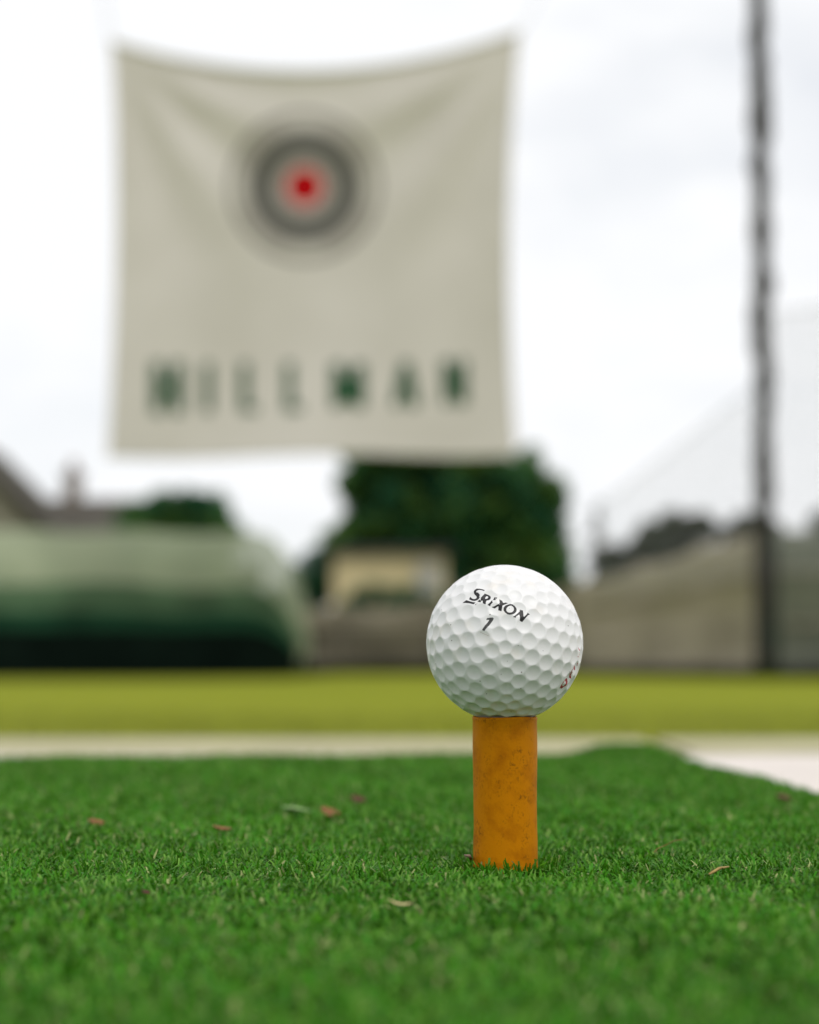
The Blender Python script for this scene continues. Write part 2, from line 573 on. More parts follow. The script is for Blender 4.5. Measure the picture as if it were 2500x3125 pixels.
def lathe(profile, ns, wob=0.0, zcap=None):
    V, Fc = [], []
    for i, (r, z) in enumerate(profile):
        for k in range(ns):
            a = 2 * math.pi * k / ns
            rr = r + wob * mnoise.noise(Vector((math.cos(a) * 2.3, math.sin(a) * 2.3, z * 160)))
            zz = z
            if zcap and z > zcap - 0.0013:
                zz = z + 0.00028 * mnoise.noise(Vector((math.cos(a) * 1.3 + 5, math.sin(a) * 1.3, 2)))
            V.append((rr * math.cos(a), rr * math.sin(a), zz))
    for i in range(len(profile) - 1):
        for k in range(ns):
            k2 = (k + 1) % ns
            Fc.append((i * ns + k, i * ns + k2, (i + 1) * ns + k2, (i + 1) * ns + k))
    return V, Fc


V, Fc = lathe(prof + [(0.0083, TEE_TOP)], NS, 0.00012, TEE_TOP)
mesh_obj('tube_wall', V, Fc, M_tee, tee, smooth=True)
V, Fc = lathe(prof_in, NS, 0.00004, TEE_TOP)
mesh_obj('bore', V, Fc, M_tee, tee, smooth=True)

# ------------------------------------------------------------------ golf ball
CAMP = Vector((0, 0, CAM_Z))


def ball_dir(x, y):
    """Unit vector from the ball's centre to the surface point seen at photo pixel (x, y)."""
    d = (at(x, y, 1.0) - CAMP).normalized()
    oc = CAMP - BALL_C
    bb = oc.dot(d); c_ = oc.dot(oc) - BALL_R ** 2
    disc = max(bb * bb - c_, 1e-12)
    p = CAMP + d * (-bb - math.sqrt(disc))
    return (p - BALL_C).normalized()


DIMPLES = {
    (1300, 1720): [(1610, 330), (1270, 470), (970, 500), (725, 790), (890, 1060), (1190, 1030), (1050, 1330), (720, 1385), (570, 1120),
                   (445, 900), (340, 1220), (215, 1150), (430, 1480), (210, 1520), (100, 1490), (610, 1730), (910, 1672), (1240, 1632),
                   (1600, 1545), (295, 1780), (130, 1850), (1399, 715), (1619, 545), (1450, 1265)],
    (1540, 1720): [(200, 410), (530, 550), (815, 500), (235, 700), (560, 830), (845, 740), (1085, 750), (310, 1000), (830, 980),
                   (1070, 1010), (1290, 1050), (660, 1140), (950, 1260), (1220, 1320), (1490, 1170), (1430, 1400), (760, 1470), (420, 1360),
                   (75, 1275), (1060, 1570), (220, 1590), (550, 1700), (870, 1830), (1310, 1665), (1515, 1740), (1590, 1440), (1600, 1230)],
    (1300, 1960): [(1455, 185), (1125, 285), (800, 280), (490, 325), (280, 415), (145, 450), (1390, 540), (1050, 665), (720, 595),
                   (500, 685), (310, 720), (1390, 875), (800, 915), (1110, 1025), (600, 1010), (1450, 1170), (920, 1200), (440, 1030),
                   (1240, 1330), (720, 1270), (1600, 1410), (1060, 1430)],
    (1540, 1960): [(300, 215), (610, 335), (920, 450), (1140, 200), (1380, 290), (1545, 330), (1170, 550), (310, 550), (630, 675),
                   (910, 780), (1370, 600), (1130, 870), (310, 865), (600, 990), (870, 1080), (310, 1145), (560, 1265), (60, 400),
                   (30, 715), (50, 1020), (60, 1245), (210, 1380), (780, 1340), (1040, 1150), (450, 1510), (20, 115)],
}
fixed = np.array([ball_dir(ox + x / 7.1875, oy + y / 7.1875) for (ox, oy), l in DIMPLES.items() for x, y in l])
NT = 338
nfree = NT - len(fixed)
# free dimples start as the Fibonacci points that lie farthest from the fixed ones, then repel
k = np.arange(900) + 0.5
ph = np.arccos(1 - 2 * k / 900); th = np.pi * (1 + 5 ** 0.5) * k
cand = np.stack([np.cos(th) * np.sin(ph), np.sin(th) * np.sin(ph), np.cos(ph)], 1)
free = []
pool = fixed.copy()
dmin = (cand @ pool.T).max(1)
for _ in range(nfree):
    i = int(np.argmin(dmin))
    free.append(cand[i])
    dmin = np.maximum(dmin, cand @ cand[i])
free = np.array(free)
for it in range(160):
    allp = np.concatenate([fixed, free])
    dv = free[:, None, :] - allp[None]
    d2 = (dv ** 2).sum(-1) + 1e-9
    wgt = np.where(d2 < 1e-8, 0, 1 / d2 ** 2.5)
    f_ = (dv * wgt[..., None]).sum(1)
    f_ -= (f_ * free).sum(1, keepdims=True) * free
    mag = np.linalg.norm(f_, axis=1, keepdims=True) + 1e-9
    step = 0.012 * (1 - it / 200)
    free = free + f_ / mag * np.minimum(mag * 2e-6, step)
    free /= np.linalg.norm(free, axis=1, keepdims=True)
centers = np.concatenate([fixed, free])
ang = np.arccos(np.clip(centers @ centers.T, -1, 1)) + np.eye(NT) * 9
nn1 = np.sort(ang, axis=1)[:, :3].mean(1)
nn0 = ang.min(1)
drad = np.clip(np.minimum(0.515 * nn1, 0.56 * nn0), 0.045, 0.0985)
DEPTH = 0.00041


def ball_radius(dirs):
    """Ball surface radius for unit vectors (n,3)."""
    out = np.full(len(dirs), BALL_R)
    for a in range(0, len(dirs), 20000):
        dd = dirs[a:a + 20000]
        an = np.arccos(np.clip(dd @ centers.T, -1, 1))
        t_ = an / drad[None]
        dep = np.where(t_ < 1, (1 - t_ ** 2), 0)
        # slightly softened lip
        dep = np.where(t_ < 1, dep * np.clip((1 - t_) / 0.08, 0, 1) ** 0.25, 0)
        out[a:a + 20000] -= (dep * DEPTH * (drad[None] / 0.095)).max(1)
    return out


bm = bmesh.new()
bmesh.ops.create_icosphere(bm, subdivisions=8, radius=1.0)
me = bpy.data.meshes.new('golf_ball')
bm.to_mesh(me); bm.free()
co = np.empty(len(me.vertices) * 3, dtype=np.float32)
me.vertices.foreach_get('co', co)
co = co.reshape(-1, 3).astype(np.float64)
co /= np.linalg.norm(co, axis=1, keepdims=True)
me.vertices.foreach_set('co', (co * ball_radius(co)[:, None]).astype(np.float32).reshape(-1))
me.polygons.foreach_set('use_smooth', np.ones(len(me.polygons), dtype=bool))
me.update()

m, n, b = new_mat('white_urethane')
tc = n.nodes.new('ShaderNodeTexCoord')
vo = n.nodes.new('ShaderNodeTexVoronoi'); vo.inputs['Scale'].default_value = 420
vo.inputs['Randomness'].default_value = 1
n.links.new(tc.outputs['Object'], vo.inputs['Vector'])
rv = n.nodes.new('ShaderNodeValToRGB')
rv.color_ramp.elements[0].position = 0.05; rv.color_ramp.elements[0].color = (1, 1, 1, 1)
rv.color_ramp.elements[1].position = 0.085; rv.color_ramp.elements[1].color = (0, 0, 0, 1)
n.links.new(vo.outputs['Distance'], rv.inputs['Fac'])
wn = n.nodes.new('ShaderNodeTexWhiteNoise'); wn.noise_dimensions = '3D'
n.links.new(vo.outputs['Position'], wn.inputs['Vector'])
gt = n.nodes.new('ShaderNodeMath'); gt.operation = 'GREATER_THAN'; gt.inputs[1].default_value = 0.60
n.links.new(wn.outputs['Value'], gt.inputs[0])
ml = n.nodes.new('ShaderNodeMath'); ml.operation = 'MULTIPLY'
n.links.new(rv.outputs['Color'], ml.inputs[0]); n.links.new(gt.outputs[0], ml.inputs[1])
sc_ = n.nodes.new('ShaderNodeTexNoise'); sc_.inputs['Scale'].default_value = 140; sc_.inputs['Detail'].default_value = 6
n.links.new(tc.outputs['Object'], sc_.inputs['Vector'])
rs = n.nodes.new('ShaderNodeValToRGB')
rs.color_ramp.elements[0].position = 0.30; rs.color_ramp.elements[0].color = (0.72, 0.69, 0.65, 1)
rs.color_ramp.elements[1].position = 0.46; rs.color_ramp.elements[1].color = (0.735, 0.73, 0.728, 1)
n.links.new(sc_.outputs['Fac'], rs.inputs['Fac'])
mb = n.nodes.new('ShaderNodeMix'); mb.data_type = 'RGBA'; mb.inputs['B'].default_value = (0.10, 0.08, 0.07, 1)
n.links.new(ml.outputs[0], mb.inputs['Factor']); n.links.new(rs.outputs['Color'], mb.inputs['A'])
n.links.new(mb.outputs['Result'], b.inputs['Base Color'])
b.inputs['Roughness'].default_value = 0.38
b.inputs['Specular IOR Level'].default_value = 0.4
b.inputs['Coat Weight'].default_value = 0.15
b.inputs['Coat Roughness'].default_value = 0.14
M_ball = m
me.materials.append(M_ball)
ball = bpy.data.objects.new('golf_ball', me)
S.collection.objects.link(ball)
ball.location = BALL_C
tag(ball, 'white dimpled golf ball with black lettering resting on the orange tee', 'golf ball')

M_ink = simple('black_ink', (0.016, 0.015, 0.016), 0.4, 0.3, 2500)
M_ink1 = simple('worn_grey_ink', (0.05, 0.05, 0.05), 0.45, 0.35, 1800)
M_red = simple('red_ink', (0.36, 0.010, 0.016), 0.4, 0.3, 1500)
M_brown = simple('faded_brown_ink', (0.42, 0.33, 0.28), 0.5, 0.2, 3000)


def tri_print(name, polys, origin, mat, scale=7.1875, off=0.000018, cut=2.2, label=None):
    """Flat print on the ball: outlines in photo pixels (outer ring + holes) laid onto the dimpled surface."""
    bm = bmesh.new()
    for rings in polys:
        edges = []
        for ring in rings:
            vs = [bm.verts.new((origin[0] + x / scale, origin[1] + y / scale, 0)) for x, y in ring]
            for i in range(len(vs)):
                edges.append(bm.edges.new((vs[i], vs[(i + 1) % len(vs)])))
        bmesh.ops.triangle_fill(bm, edges=edges, use_beauty=True)
    bm.verts.ensure_lookup_table()
    xs_ = [v.co.x for v in bm.verts]; ys_ = [v.co.y for v in bm.verts]
    for lo, hi, no in ((min(xs_), max(xs_), (1, 0, 0)), (min(ys_), max(ys_), (0, 1, 0))):
        c_ = lo + cut
        while c_ < hi:
            bmesh.ops.bisect_plane(bm, geom=bm.verts[:] + bm.edges[:] + bm.faces[:], plane_co=(c_ if no[0] else 0, c_ if no[1] else 0, 0), plane_no=no)
            c_ += cut
    bmesh.ops.triangulate(bm, faces=bm.faces[:])
    dirs = np.array([ball_dir(v.co.x, v.co.y) for v in bm.verts])
    rad = ball_radius(dirs) + off
    for v, d_, r_ in zip(bm.verts, dirs, rad):
        v.co = Vector(d_ * r_)
    bmesh.ops.recalc_face_normals(bm, faces=bm.faces[:])
    bm.normal_update()
    fl = [f for f in bm.faces if f.normal.dot(f.calc_center_median()) < 0]
    if fl: bmesh.ops.reverse_faces(bm, faces=fl)
    me_ = bpy.data.meshes.new(name)
    bm.to_mesh(me_); bm.free()
    me_.polygons.foreach_set('use_smooth', [True] * len(me_.polygons))
    me_.materials.append(mat)
    o = bpy.data.objects.new(name, me_)
    S.collection.objects.link(o)
    o.parent = ball
    if label: o['label'] = label
    return o


O5 = (1400, 1720)
tri_print('letter', [[[(575, 580), (553, 603), (530, 592), (495, 578), (450, 577), (405, 592), (375, 622), (420, 632), (445, 655), (462, 685), (450, 715),
          (462, 740), (440, 770), (400, 795), (345, 806), (290, 800), (240, 782), (217, 770), (247, 714), (263, 733), (300, 755), (345, 760), (378, 745),
          (388, 720), (372, 690), (345, 668), (330, 640), (333, 608), (355, 575), (400, 548), (455, 538), (520, 550)]]], O5, M_ink, label='black letter S with a worn upper curve')
tri_print('underline', [[[(85, 865), (130, 830), (175, 800), (270, 822), (370, 850), (335, 893), (240, 872), (150, 862)]],
                        [[(360, 910), (382, 880), (393, 884), (374, 912)]], [[(398, 872), (406, 866), (411, 873), (402, 878)]]], O5, M_ink)
tri_print('letter', [[[(570, 653), (640, 668), (688, 692), (702, 728), (688, 768), (655, 790), (612, 800), (598, 840), (592, 894), (528, 872), (532, 830),
          (520, 806), (488, 822), (474, 806), (492, 770), (480, 758), (540, 690)], [(600, 700), (632, 700), (643, 722), (628, 748), (592, 764), (572, 752)]],
          [[(412, 832), (462, 785), (470, 815), (492, 822), (480, 850), (440, 840)]]], O5, M_ink, label='black letter R')
tri_print('letter', [[[(778, 728), (850, 748), (832, 775), (826, 762), (808, 760), (806, 778), (818, 792), (806, 800), (748, 793), (770, 765)]],
          [[(742, 799), (736, 830), (752, 850), (704, 898), (692, 936), (632, 908), (690, 850), (722, 802)]]], O5, M_ink, label='black letter I with chipped ink')
tri_print('letter', [[[(890, 775), (955, 800), (968, 835), (985, 850), (1005, 845), (1025, 838), (1090, 860), (1060, 868), (1000, 895), (965, 915),
          (950, 980), (938, 1043), (865, 1012), (872, 960), (870, 925), (845, 935), (810, 960), (785, 973), (718, 945), (770, 930), (830, 900), (885, 880),
          (900, 850), (895, 810)]]], O5, M_ink, label='black letter X')
tri_print('letter', [[[(1080, 895), (1125, 884), (1180, 893), (1230, 920), (1265, 955), (1280, 995), (1268, 1045), (1235, 1085), (1185, 1113), (1125, 1122),
          (1065, 1108), (1015, 1070), (985, 1025), (985, 975), (1010, 930), (1045, 905)],
          [(1110, 930), (1150, 922), (1190, 935), (1215, 965), (1215, 1010), (1190, 1050), (1150, 1073), (1105, 1075), (1065, 1058), (1045, 1025), (1050, 985), (1075, 950)]]], O5, M_ink, label='black letter O')
tri_print('letter', [[[(1345, 995), (1415, 1018), (1422, 1075), (1425, 1160), (1440, 1165), (1510, 1100), (1505, 1075), (1568, 1108), (1530, 1125), (1470, 1190),
          (1400, 1278), (1342, 1250), (1345, 1190), (1338, 1120), (1328, 1112), (1255, 1165), (1250, 1192), (1190, 1165), (1225, 1150), (1290, 1090), (1350, 1030)]]], O5, M_ink, label='black letter N')
tri_print('digit', [[[(605, 1230), (620, 1195), (690, 1178), (740, 1175), (768, 1190), (755, 1225), (710, 1290), (660, 1360), (600, 1430), (560, 1480),
          (512, 1455), (540, 1410), (600, 1330), (650, 1260), (670, 1225), (640, 1228)]]], O5, M_ink1, label='grey digit 1 below the lettering')
tiny = []
for i in range(9):
    x0, y0 = 472 + i * 21, 1496 + i * 9.5
    tiny.append([[(x0, y0), (x0 + 11, y0 + 5), (x0 + 9, y0 + 17), (x0 - 2, y0 + 12)]])
tri_print('tiny_print', tiny, O5, M_brown)
O6 = (1540, 1960)
tri_print('letter', [[[(1225, 965), (1280, 880), (1340, 815), (1380, 797), (1400, 815), (1395, 870), (1360, 940), (1320, 985), (1270, 1037), (1240, 1020)],
          [(1265, 920), (1315, 855), (1340, 850), (1356, 880), (1335, 940), (1295, 985)]]], O6, M_red, label='red letter D at the edge of the ball')
tri_print('letter', [[[(1507, 570), (1472, 620), (1441, 690), (1447, 740), (1435, 785), (1462, 800), (1467, 765), (1465, 722), (1505, 630), (1490, 632), (1456, 705), (1452, 690), (1478, 630), (1512, 575)]]], O6, M_red)
tri_print('letter', [[[(1528, 540), (1550, 508), (1575, 545), (1574, 600), (1560, 627), (1542, 600)]], [[(1609, 455), (1617, 452), (1610, 525), (1603, 525)]]], O6, M_red)
tri_print('letter', [[[(1635, 95), (1652, 140), (1674, 200), (1671, 290), (1650, 350), (1612, 332), (1600, 305), (1648, 312), (1660, 280), (1660, 215), (1640, 170)]]], O6, M_red)

# ------------------------------------------------------------------ foliage helpers
def leaf_cloud(name, clumps, nleaf, size, cols, mat, parent, seed, loc=None):
    """Leaves spread through clumps [(x,y,z,rx,ry,rz)], each leaf a bent quad with its own colour."""
    r = np.random.default_rng(seed)
    cl = np.array(clumps, dtype=float)
    vol = cl[:, 3] * cl[:, 4] * cl[:, 5]
    pick = r.choice(len(cl), nleaf, p=vol ** 0.67 / (vol ** 0.67).sum())
    v = r.normal(size=(nleaf, 3)); v /= np.linalg.norm(v, axis=1)[:, None]
    rad = r.random(nleaf) ** 0.42
    p = cl[pick, :3] + v * rad[:, None] * cl[pick, 3:]
    a = r.normal(size=(nleaf, 3)); a /= np.linalg.norm(a, axis=1)[:, None]
    a[:, 2] *= 0.6
    bvec = np.cross(a, r.normal(size=(nleaf, 3))); bvec /= np.linalg.norm(bvec, axis=1)[:, None]
    sz = size * r.uniform(0.6, 1.4, nleaf)
    V = np.stack([p - a * sz[:, None], p - bvec * (sz * 0.5)[:, None], p + a * sz[:, None], p + bvec * (sz * 0.5)[:, None]], 1)
    cols = np.array(cols)
    tone = r.random(len(cl))
    t_ = np.clip(tone[pick] + r.normal(0, 0.25, nleaf), 0, 0.999)
    c_ = cols[(t_ * len(cols)).astype(int)] * r.uniform(0.8, 1.2, (nleaf, 1))
    return quads_obj(name, V.reshape(-1, 3), 4, [(0, 1, 2, 3)], mat, parent, colors=np.repeat(c_, 4, 0), loc=loc)


DARK = [(0.018, 0.105, 0.048), (0.030, 0.14, 0.050), (0.070, 0.18, 0.036), (0.10, 0.19, 0.030)]
OLIVE = [(0.035, 0.04, 0.016), (0.05, 0.055, 0.02), (0.04, 0.055, 0.018)]


def shrub(name, label, cat, base, clumps, nleaf, size, cols, seed, group=None, trunk=0.05):
    """Tree or bush: Empty at the base > trunk (tapered, with limbs), crown."""
    root = empty(name, base)
    tag(root, label, cat, group)
    cl = np.array(clumps, dtype=float)
    top = cl[:, 2].max()
    parts = []
    pth = [(0.03 * math.sin(k * 1.3 + seed), 0.02 * math.cos(k * 2 + seed), top * 0.75 * k / 5) for k in range(6)]
    parts.append(tube_data(pth, [trunk * (1 - 0.14 * k) for k in range(6)], 8))
    r = random.Random(seed)
    for c_ in cl[:10]:
        z0 = min(c_[2] * 0.55, top * 0.6)
        p0 = Vector((0, 0, z0)); p1 = Vector(c_[:3])
        mid = (p0 + p1) / 2 + Vector((r.uniform(-.1, .1), r.uniform(-.1, .1), 0.08))
        parts.append(tube_data([p0, mid, p1], [trunk * 0.5, trunk * 0.32, trunk * 0.12], 6))
    V_, F_ = join_data(parts)
    mesh_obj('trunk', V_, F_, M_bark, root, smooth=True)
    leaf_cloud('crown', clumps, nleaf, size, cols, M_leaf, root, seed)
    return root


def clumps_in(outline, base, Y, depth, n_, rad, seed):
    """Clump centres inside a photo outline (pixel polygon) at distance Y, spread in depth, relative to base."""
    r = random.Random(seed)
    xs_ = [p[0] for p in outline]; ys_ = [p[1] for p in outline]

    def inside(x, y):
        c_ = False
        for i in range(len(outline)):
            x1, y1 = outline[i]; x2, y2 = outline[i - 1]
            if (y1 > y) != (y2 > y) and x < (x2 - x1) * (y - y1) / (y2 - y1) + x1:
                c_ = not c_
        return c_
    out = []
    while len(out) < n_:
        x, y = r.uniform(min(xs_), max(xs_)), r.uniform(min(ys_), max(ys_))
        if not inside(x, y): continue
        q = at(x, y, Y + r.uniform(-depth, depth)) - Vector(base)
        k_ = rad * r.uniform(0.7, 1.3)
        out.append((q.x, q.y, q.z, k_, k_, k_ * 0.85))
    return out


# ------------------------------------------------------------------ target banner
BY = 16.5
top_l, top_r = (352, 130), (1568, 112)
NU, NV = 72, 72
rows = []
uvs = []
for j in range(NV + 1):
    v_ = j / NV
    for i in range(NU + 1):
        u_ = i / NU
        # photo outline: concave top, sides drawn in, almost straight foot
        yt = 112 + (98 - 112) * u_ + 122 * (1 - (2 * u_ - 0.96) ** 2 / (1.04 ** 2 if u_ < 0.48 else 1.04 ** 2)) * 0.94
        if u_ < 0.04: yt = yt
        yb = 1390 + (1384 - 1390) * u_ + 6 * math.sin(u_ * 9)
        y = yt + (yb - yt) * v_
        bow = 4 * v_ * (1 - v_)
        xl = 340 - 12 * v_ + 24 * bow * (1 - 0.35 * v_)
        xr = 1586 - 8 * v_ - 30 * bow
        x = xl + (xr - xl) * u_
        # tension folds running from both upper corners to the middle, plus slow billow
        dl = math.hypot(u_, v_); dr = math.hypot(1 - u_, v_)
        al = math.atan2(v_, u_ + 1e-6); ar = math.atan2(v_, 1 - u_ + 1e-6)
        fl = math.sin(al * 11 + 0.6) * math.exp(-((dl - 0.32) / 0.26) ** 2) + 0.15 * math.sin(al * 31) * math.exp(-((dl - 0.2) / 0.14) ** 2)
        fr = math.sin(ar * 10 + 1.2) * math.exp(-((dr - 0.34) / 0.28) ** 2) + 0.12 * math.sin(ar * 27) * math.exp(-((dr - 0.2) / 0.14) ** 2)
        Yd = BY + 0.034 * fl * min(1, dl * 4) + 0.034 * fr * min(1, dr * 4) + 0.10 * math.sin(u_ * 3.14) * math.sin(v_ * 3.0) + 0.03 * math.sin(u_ * 11 + v_ * 5) * v_ - 0.18 * (u_ - 0.5)
        rows.append(at(x, y, Yd))
        uvs.append((x, y))
bz = [(NU + 1) * j + i for j in range(NV) for i in range(NU)]
bfaces = [(a, a + NU + 1, a + NU + 2, a + 1) for a in bz]
borig = at(960, 1370, BY)
banner_pts = np.array(rows)

m, n, b = new_mat('printed_target_fabric')
uvn = n.nodes.new('ShaderNodeUVMap'); uvn.uv_map = 'print'
sub = n.nodes.new('ShaderNodeVectorMath'); sub.operation = 'SUBTRACT'; sub.inputs[1].default_value = (0.930, 0.570, 0)
n.links.new(uvn.outputs['UV'], sub.inputs[0])
ln = n.nodes.new('ShaderNodeVectorMath'); ln.operation = 'LENGTH'
n.links.new(sub.outputs['Vector'], ln.inputs[0])
rg = n.nodes.new('ShaderNodeValToRGB')
rg.color_ramp.interpolation = 'CONSTANT'
WHT = (0.675, 0.635, 0.61); RED = (0.50, 0.002, 0.006); BLK = (0.02, 0.02, 0.02); GRY = (0.185, 0.177, 0.168); LG = (0.47, 0.435, 0.41)
stops = [(0, RED), (54, WHT), (62, RED), (66, WHT), (76, GRY), (104, (0.13, 0.125, 0.12)), (109, GRY), (130, (0.13, 0.125, 0.12)), (135, GRY), (158, (0.035, 0.035, 0.035)), (171, (0.45, 0.43, 0.41)), (176, LG), (220, (0.13, 0.125, 0.12)), (231, WHT)]
el = rg.color_ramp.elements
while len(el) > 1: el.remove(el[-1])
for i, (p_, c_) in enumerate(stops):
    e_ = el[0] if i == 0 else el.new(p_ / 400)
    e_.position = p_ / 400
    e_.color = (*c_, 1)
m4 = n.nodes.new('ShaderNodeMath'); m4.operation = 'MULTIPLY'; m4.inputs[1].default_value = 2.5
n.links.new(ln.outputs['Value'], m4.inputs[0]); n.links.new(m4.outputs[0], rg.inputs['Fac'])
# broken outer ring: alternate paler sectors
sep = n.nodes.new('ShaderNodeSeparateXYZ'); n.links.new(sub.outputs['Vector'], sep.inputs[0])
at2 = n.nodes.new('ShaderNodeMath'); at2.operation = 'ARCTAN2'
n.links.new(sep.outputs['Y'], at2.inputs[0]); n.links.new(sep.outputs['X'], at2.inputs[1])
mu8 = n.nodes.new('ShaderNodeMath'); mu8.operation = 'MULTIPLY'; mu8.inputs[1].default_value = 4
n.links.new(at2.outputs[0], mu8.inputs[0])
co_ = n.nodes.new('ShaderNodeMath'); co_.operation = 'COSINE'; n.links.new(mu8.outputs[0], co_.inputs[0])
gt_ = n.nodes.new('ShaderNodeMath'); gt_.operation = 'GREATER_THAN'; gt_.inputs[1].default_value = 0.35
n.links.new(co_.outputs[0], gt_.inputs[0])
inr = n.nodes.new('ShaderNodeMath'); inr.operation = 'COMPARE'; inr.inputs[1].default_value = 0.198; inr.inputs[2].default_value = 0.019
n.links.new(ln.outputs['Value'], inr.inputs[0])
mlx = n.nodes.new('ShaderNodeMath'); mlx.operation = 'MULTIPLY'
n.links.new(gt_.outputs[0], mlx.inputs[0]); n.links.new(inr.outputs[0], mlx.inputs[1])
mxs = n.nodes.new('ShaderNodeMix'); mxs.data_type = 'RGBA'; mxs.inputs['B'].default_value = (0.58, 0.545, 0.51, 1)
n.links.new(mlx.outputs[0], mxs.inputs['Factor']); n.links.new(rg.outputs['Color'], mxs.inputs['A'])
# weathering
nzb = n.nodes.new('ShaderNodeTexNoise'); nzb.inputs['Scale'].default_value = 3.5; nzb.inputs['Detail'].default_value = 5
n.links.new(uvn.outputs['UV'], nzb.inputs['Vector'])
rw = n.nodes.new('ShaderNodeValToRGB')
rw.color_ramp.elements[0].position = 0.3; rw.color_ramp.elements[0].color = (0.88, 0.88, 0.86, 1)
rw.color_ramp.elements[1].position = 0.7; rw.color_ramp.elements[1].color = (1, 1, 1, 1)
n.links.new(nzb.outputs['Fac'], rw.inputs['Fac'])
mw = n.nodes.new('ShaderNodeMix'); mw.data_type = 'RGBA'; mw.blend_type = 'MULTIPLY'; mw.inputs['Factor'].default_value = 1
n.links.new(mxs.outputs['Result'], mw.inputs['A']); n.links.new(rw.outputs['Color'], mw.inputs['B'])
n.links.new(mw.outputs['Result'], b.inputs['Base Color'])
b.inputs['Roughness'].default_value = 0.85; b.inputs['Specular IOR Level'].default_value = 0.15
tr = n.nodes.new('ShaderNodeBsdfTranslucent'); n.links.new(mw.outputs['Result'], tr.inputs['Color'])
mxx = n.nodes.new('ShaderNodeMixShader'); mxx.inputs[0].default_value = 0.2
n.links.new(b.outputs[0], mxx.inputs[1]); n.links.new(tr.outputs[0], mxx.inputs[2])
n.links.new(mxx.outputs[0], n.nodes['Material Output'].inputs['Surface'])
M_banner = m

banner = empty('target_banner', borig)
tag(banner, 'grey white sagging fabric banner with a red bullseye and green letters', 'banner')
fab = mesh_obj('fabric', [p - borig for p in rows], bfaces, M_banner, banner, smooth=True)
uvl = fab.data.uv_layers.new(name='print')
for lp in fab.data.loops:
    ux, uy = uvs[lp.vertex_index]
    uvl.data[lp.index].uv = (ux / 1000, uy / 1000)
hem = simple('hem_fabric', (0.50, 0.48, 0.43), 0.85, 0.1, 4)
tube('hem', [rows[i] - borig for i in range(NU + 1)], 0.022, hem, banner, 6)
tube('hem', [rows[NV * (NU + 1) + i] - borig for i in range(NU + 1)], 0.018, hem, banner, 6)
for nm, pa, pb in (('cord', rows[0], at(310, -60, BY + 0.3)), ('cord', rows[NU], at(1660, -40, BY + 0.3)),):
    tube(nm, [pa - borig, (Vector(pa) + Vector(pb)) / 2 - borig + Vector((0, 0, -0.03)), Vector(pb) - borig], 0.006, M_twine, banner, 6)

# green letters printed on the banner: strokes in photo pixels, (x0,y0,x1,y1,half width)
M_green = simple('green_print', (0.007, 0.065, 0.022), 0.8, 0.15, 10)
LET = [   # H I L L M A N
    [(480, 1104, 480, 1262, 16), (542, 1104, 542, 1262, 16), (480, 1184, 542, 1184, 16)],
    [(634, 1112, 634, 1254, 12), (620, 1114, 648, 1114, 4), (620, 1252, 648, 1252, 4)],
    [(746, 1110, 746, 1254, 12), (732, 1112, 762, 1112, 4), (740, 1246, 784, 1246, 9)],
    [(882, 1110, 882, 1252, 12), (868, 1112, 898, 1112, 4), (876, 1244, 920, 1244, 9)],
    [(1026, 1108, 1026, 1244, 12), (1098, 1108, 1098, 1244, 14), (1026, 1112, 1062, 1228, 17), (1098, 1112, 1062, 1228, 15)],
    [(1236, 1104, 1208, 1240, 10), (1236, 1104, 1264, 1240, 14), (1216, 1194, 1256, 1194, 9)],
    [(1362, 1098, 1362, 1234, 10), (1414, 1098, 1414, 1234, 10), (1362, 1102, 1414, 1230, 16)],
]


def banner_point(x, y, off=0.004):
    """Point on the fabric at photo pixel (x, y), a little in front."""
    # invert the row/column parametrisation by search on the regular grid
    d2 = (UVA[:, 0] - x) ** 2 + (UVA[:, 1] - y) ** 2
    k_ = np.argsort(d2)[:4]
    w_ = 1 / (d2[k_] + 1e-3)
    Yd = (banner_pts[k_, 1] * w_).sum() / w_.sum()
    return at(x, y, Yd - off)


UVA = np.array(uvs)
for strokes in LET:
    parts = []
    for x0, y0, x1, y1, hw in strokes:
        hw *= 1.15
        L_ = math.hypot(x1 - x0, y1 - y0)
        nx, ny = -(y1 - y0) / L_ * hw, (x1 - x0) / L_ * hw
        ns_ = max(3, int(L_ / 14))
        vs_, fs_ = [], []
        for k_ in range(ns_ + 1):
            f_ = k_ / ns_
            cx, cy = x0 + (x1 - x0) * f_, y0 + (y1 - y0) * f_
            off = 0.012 + 0.0008 * len(parts)
            vs_.append(banner_point(cx + nx, cy + ny, off) - borig); vs_.append(banner_point(cx - nx, cy - ny, off) - borig)
        for k_ in range(ns_):
            fs_.append((2 * k_, 2 * k_ + 1, 2 * k_ + 3, 2 * k_ + 2))
        parts.append((vs_, fs_))
    V_, F_ = join_data(parts)
    mesh_obj('letter', V_, F_, M_green, banner)['label'] = 'dark green serif letter %s on the banner' % 'HILLMAN'[LET.index(strokes)]

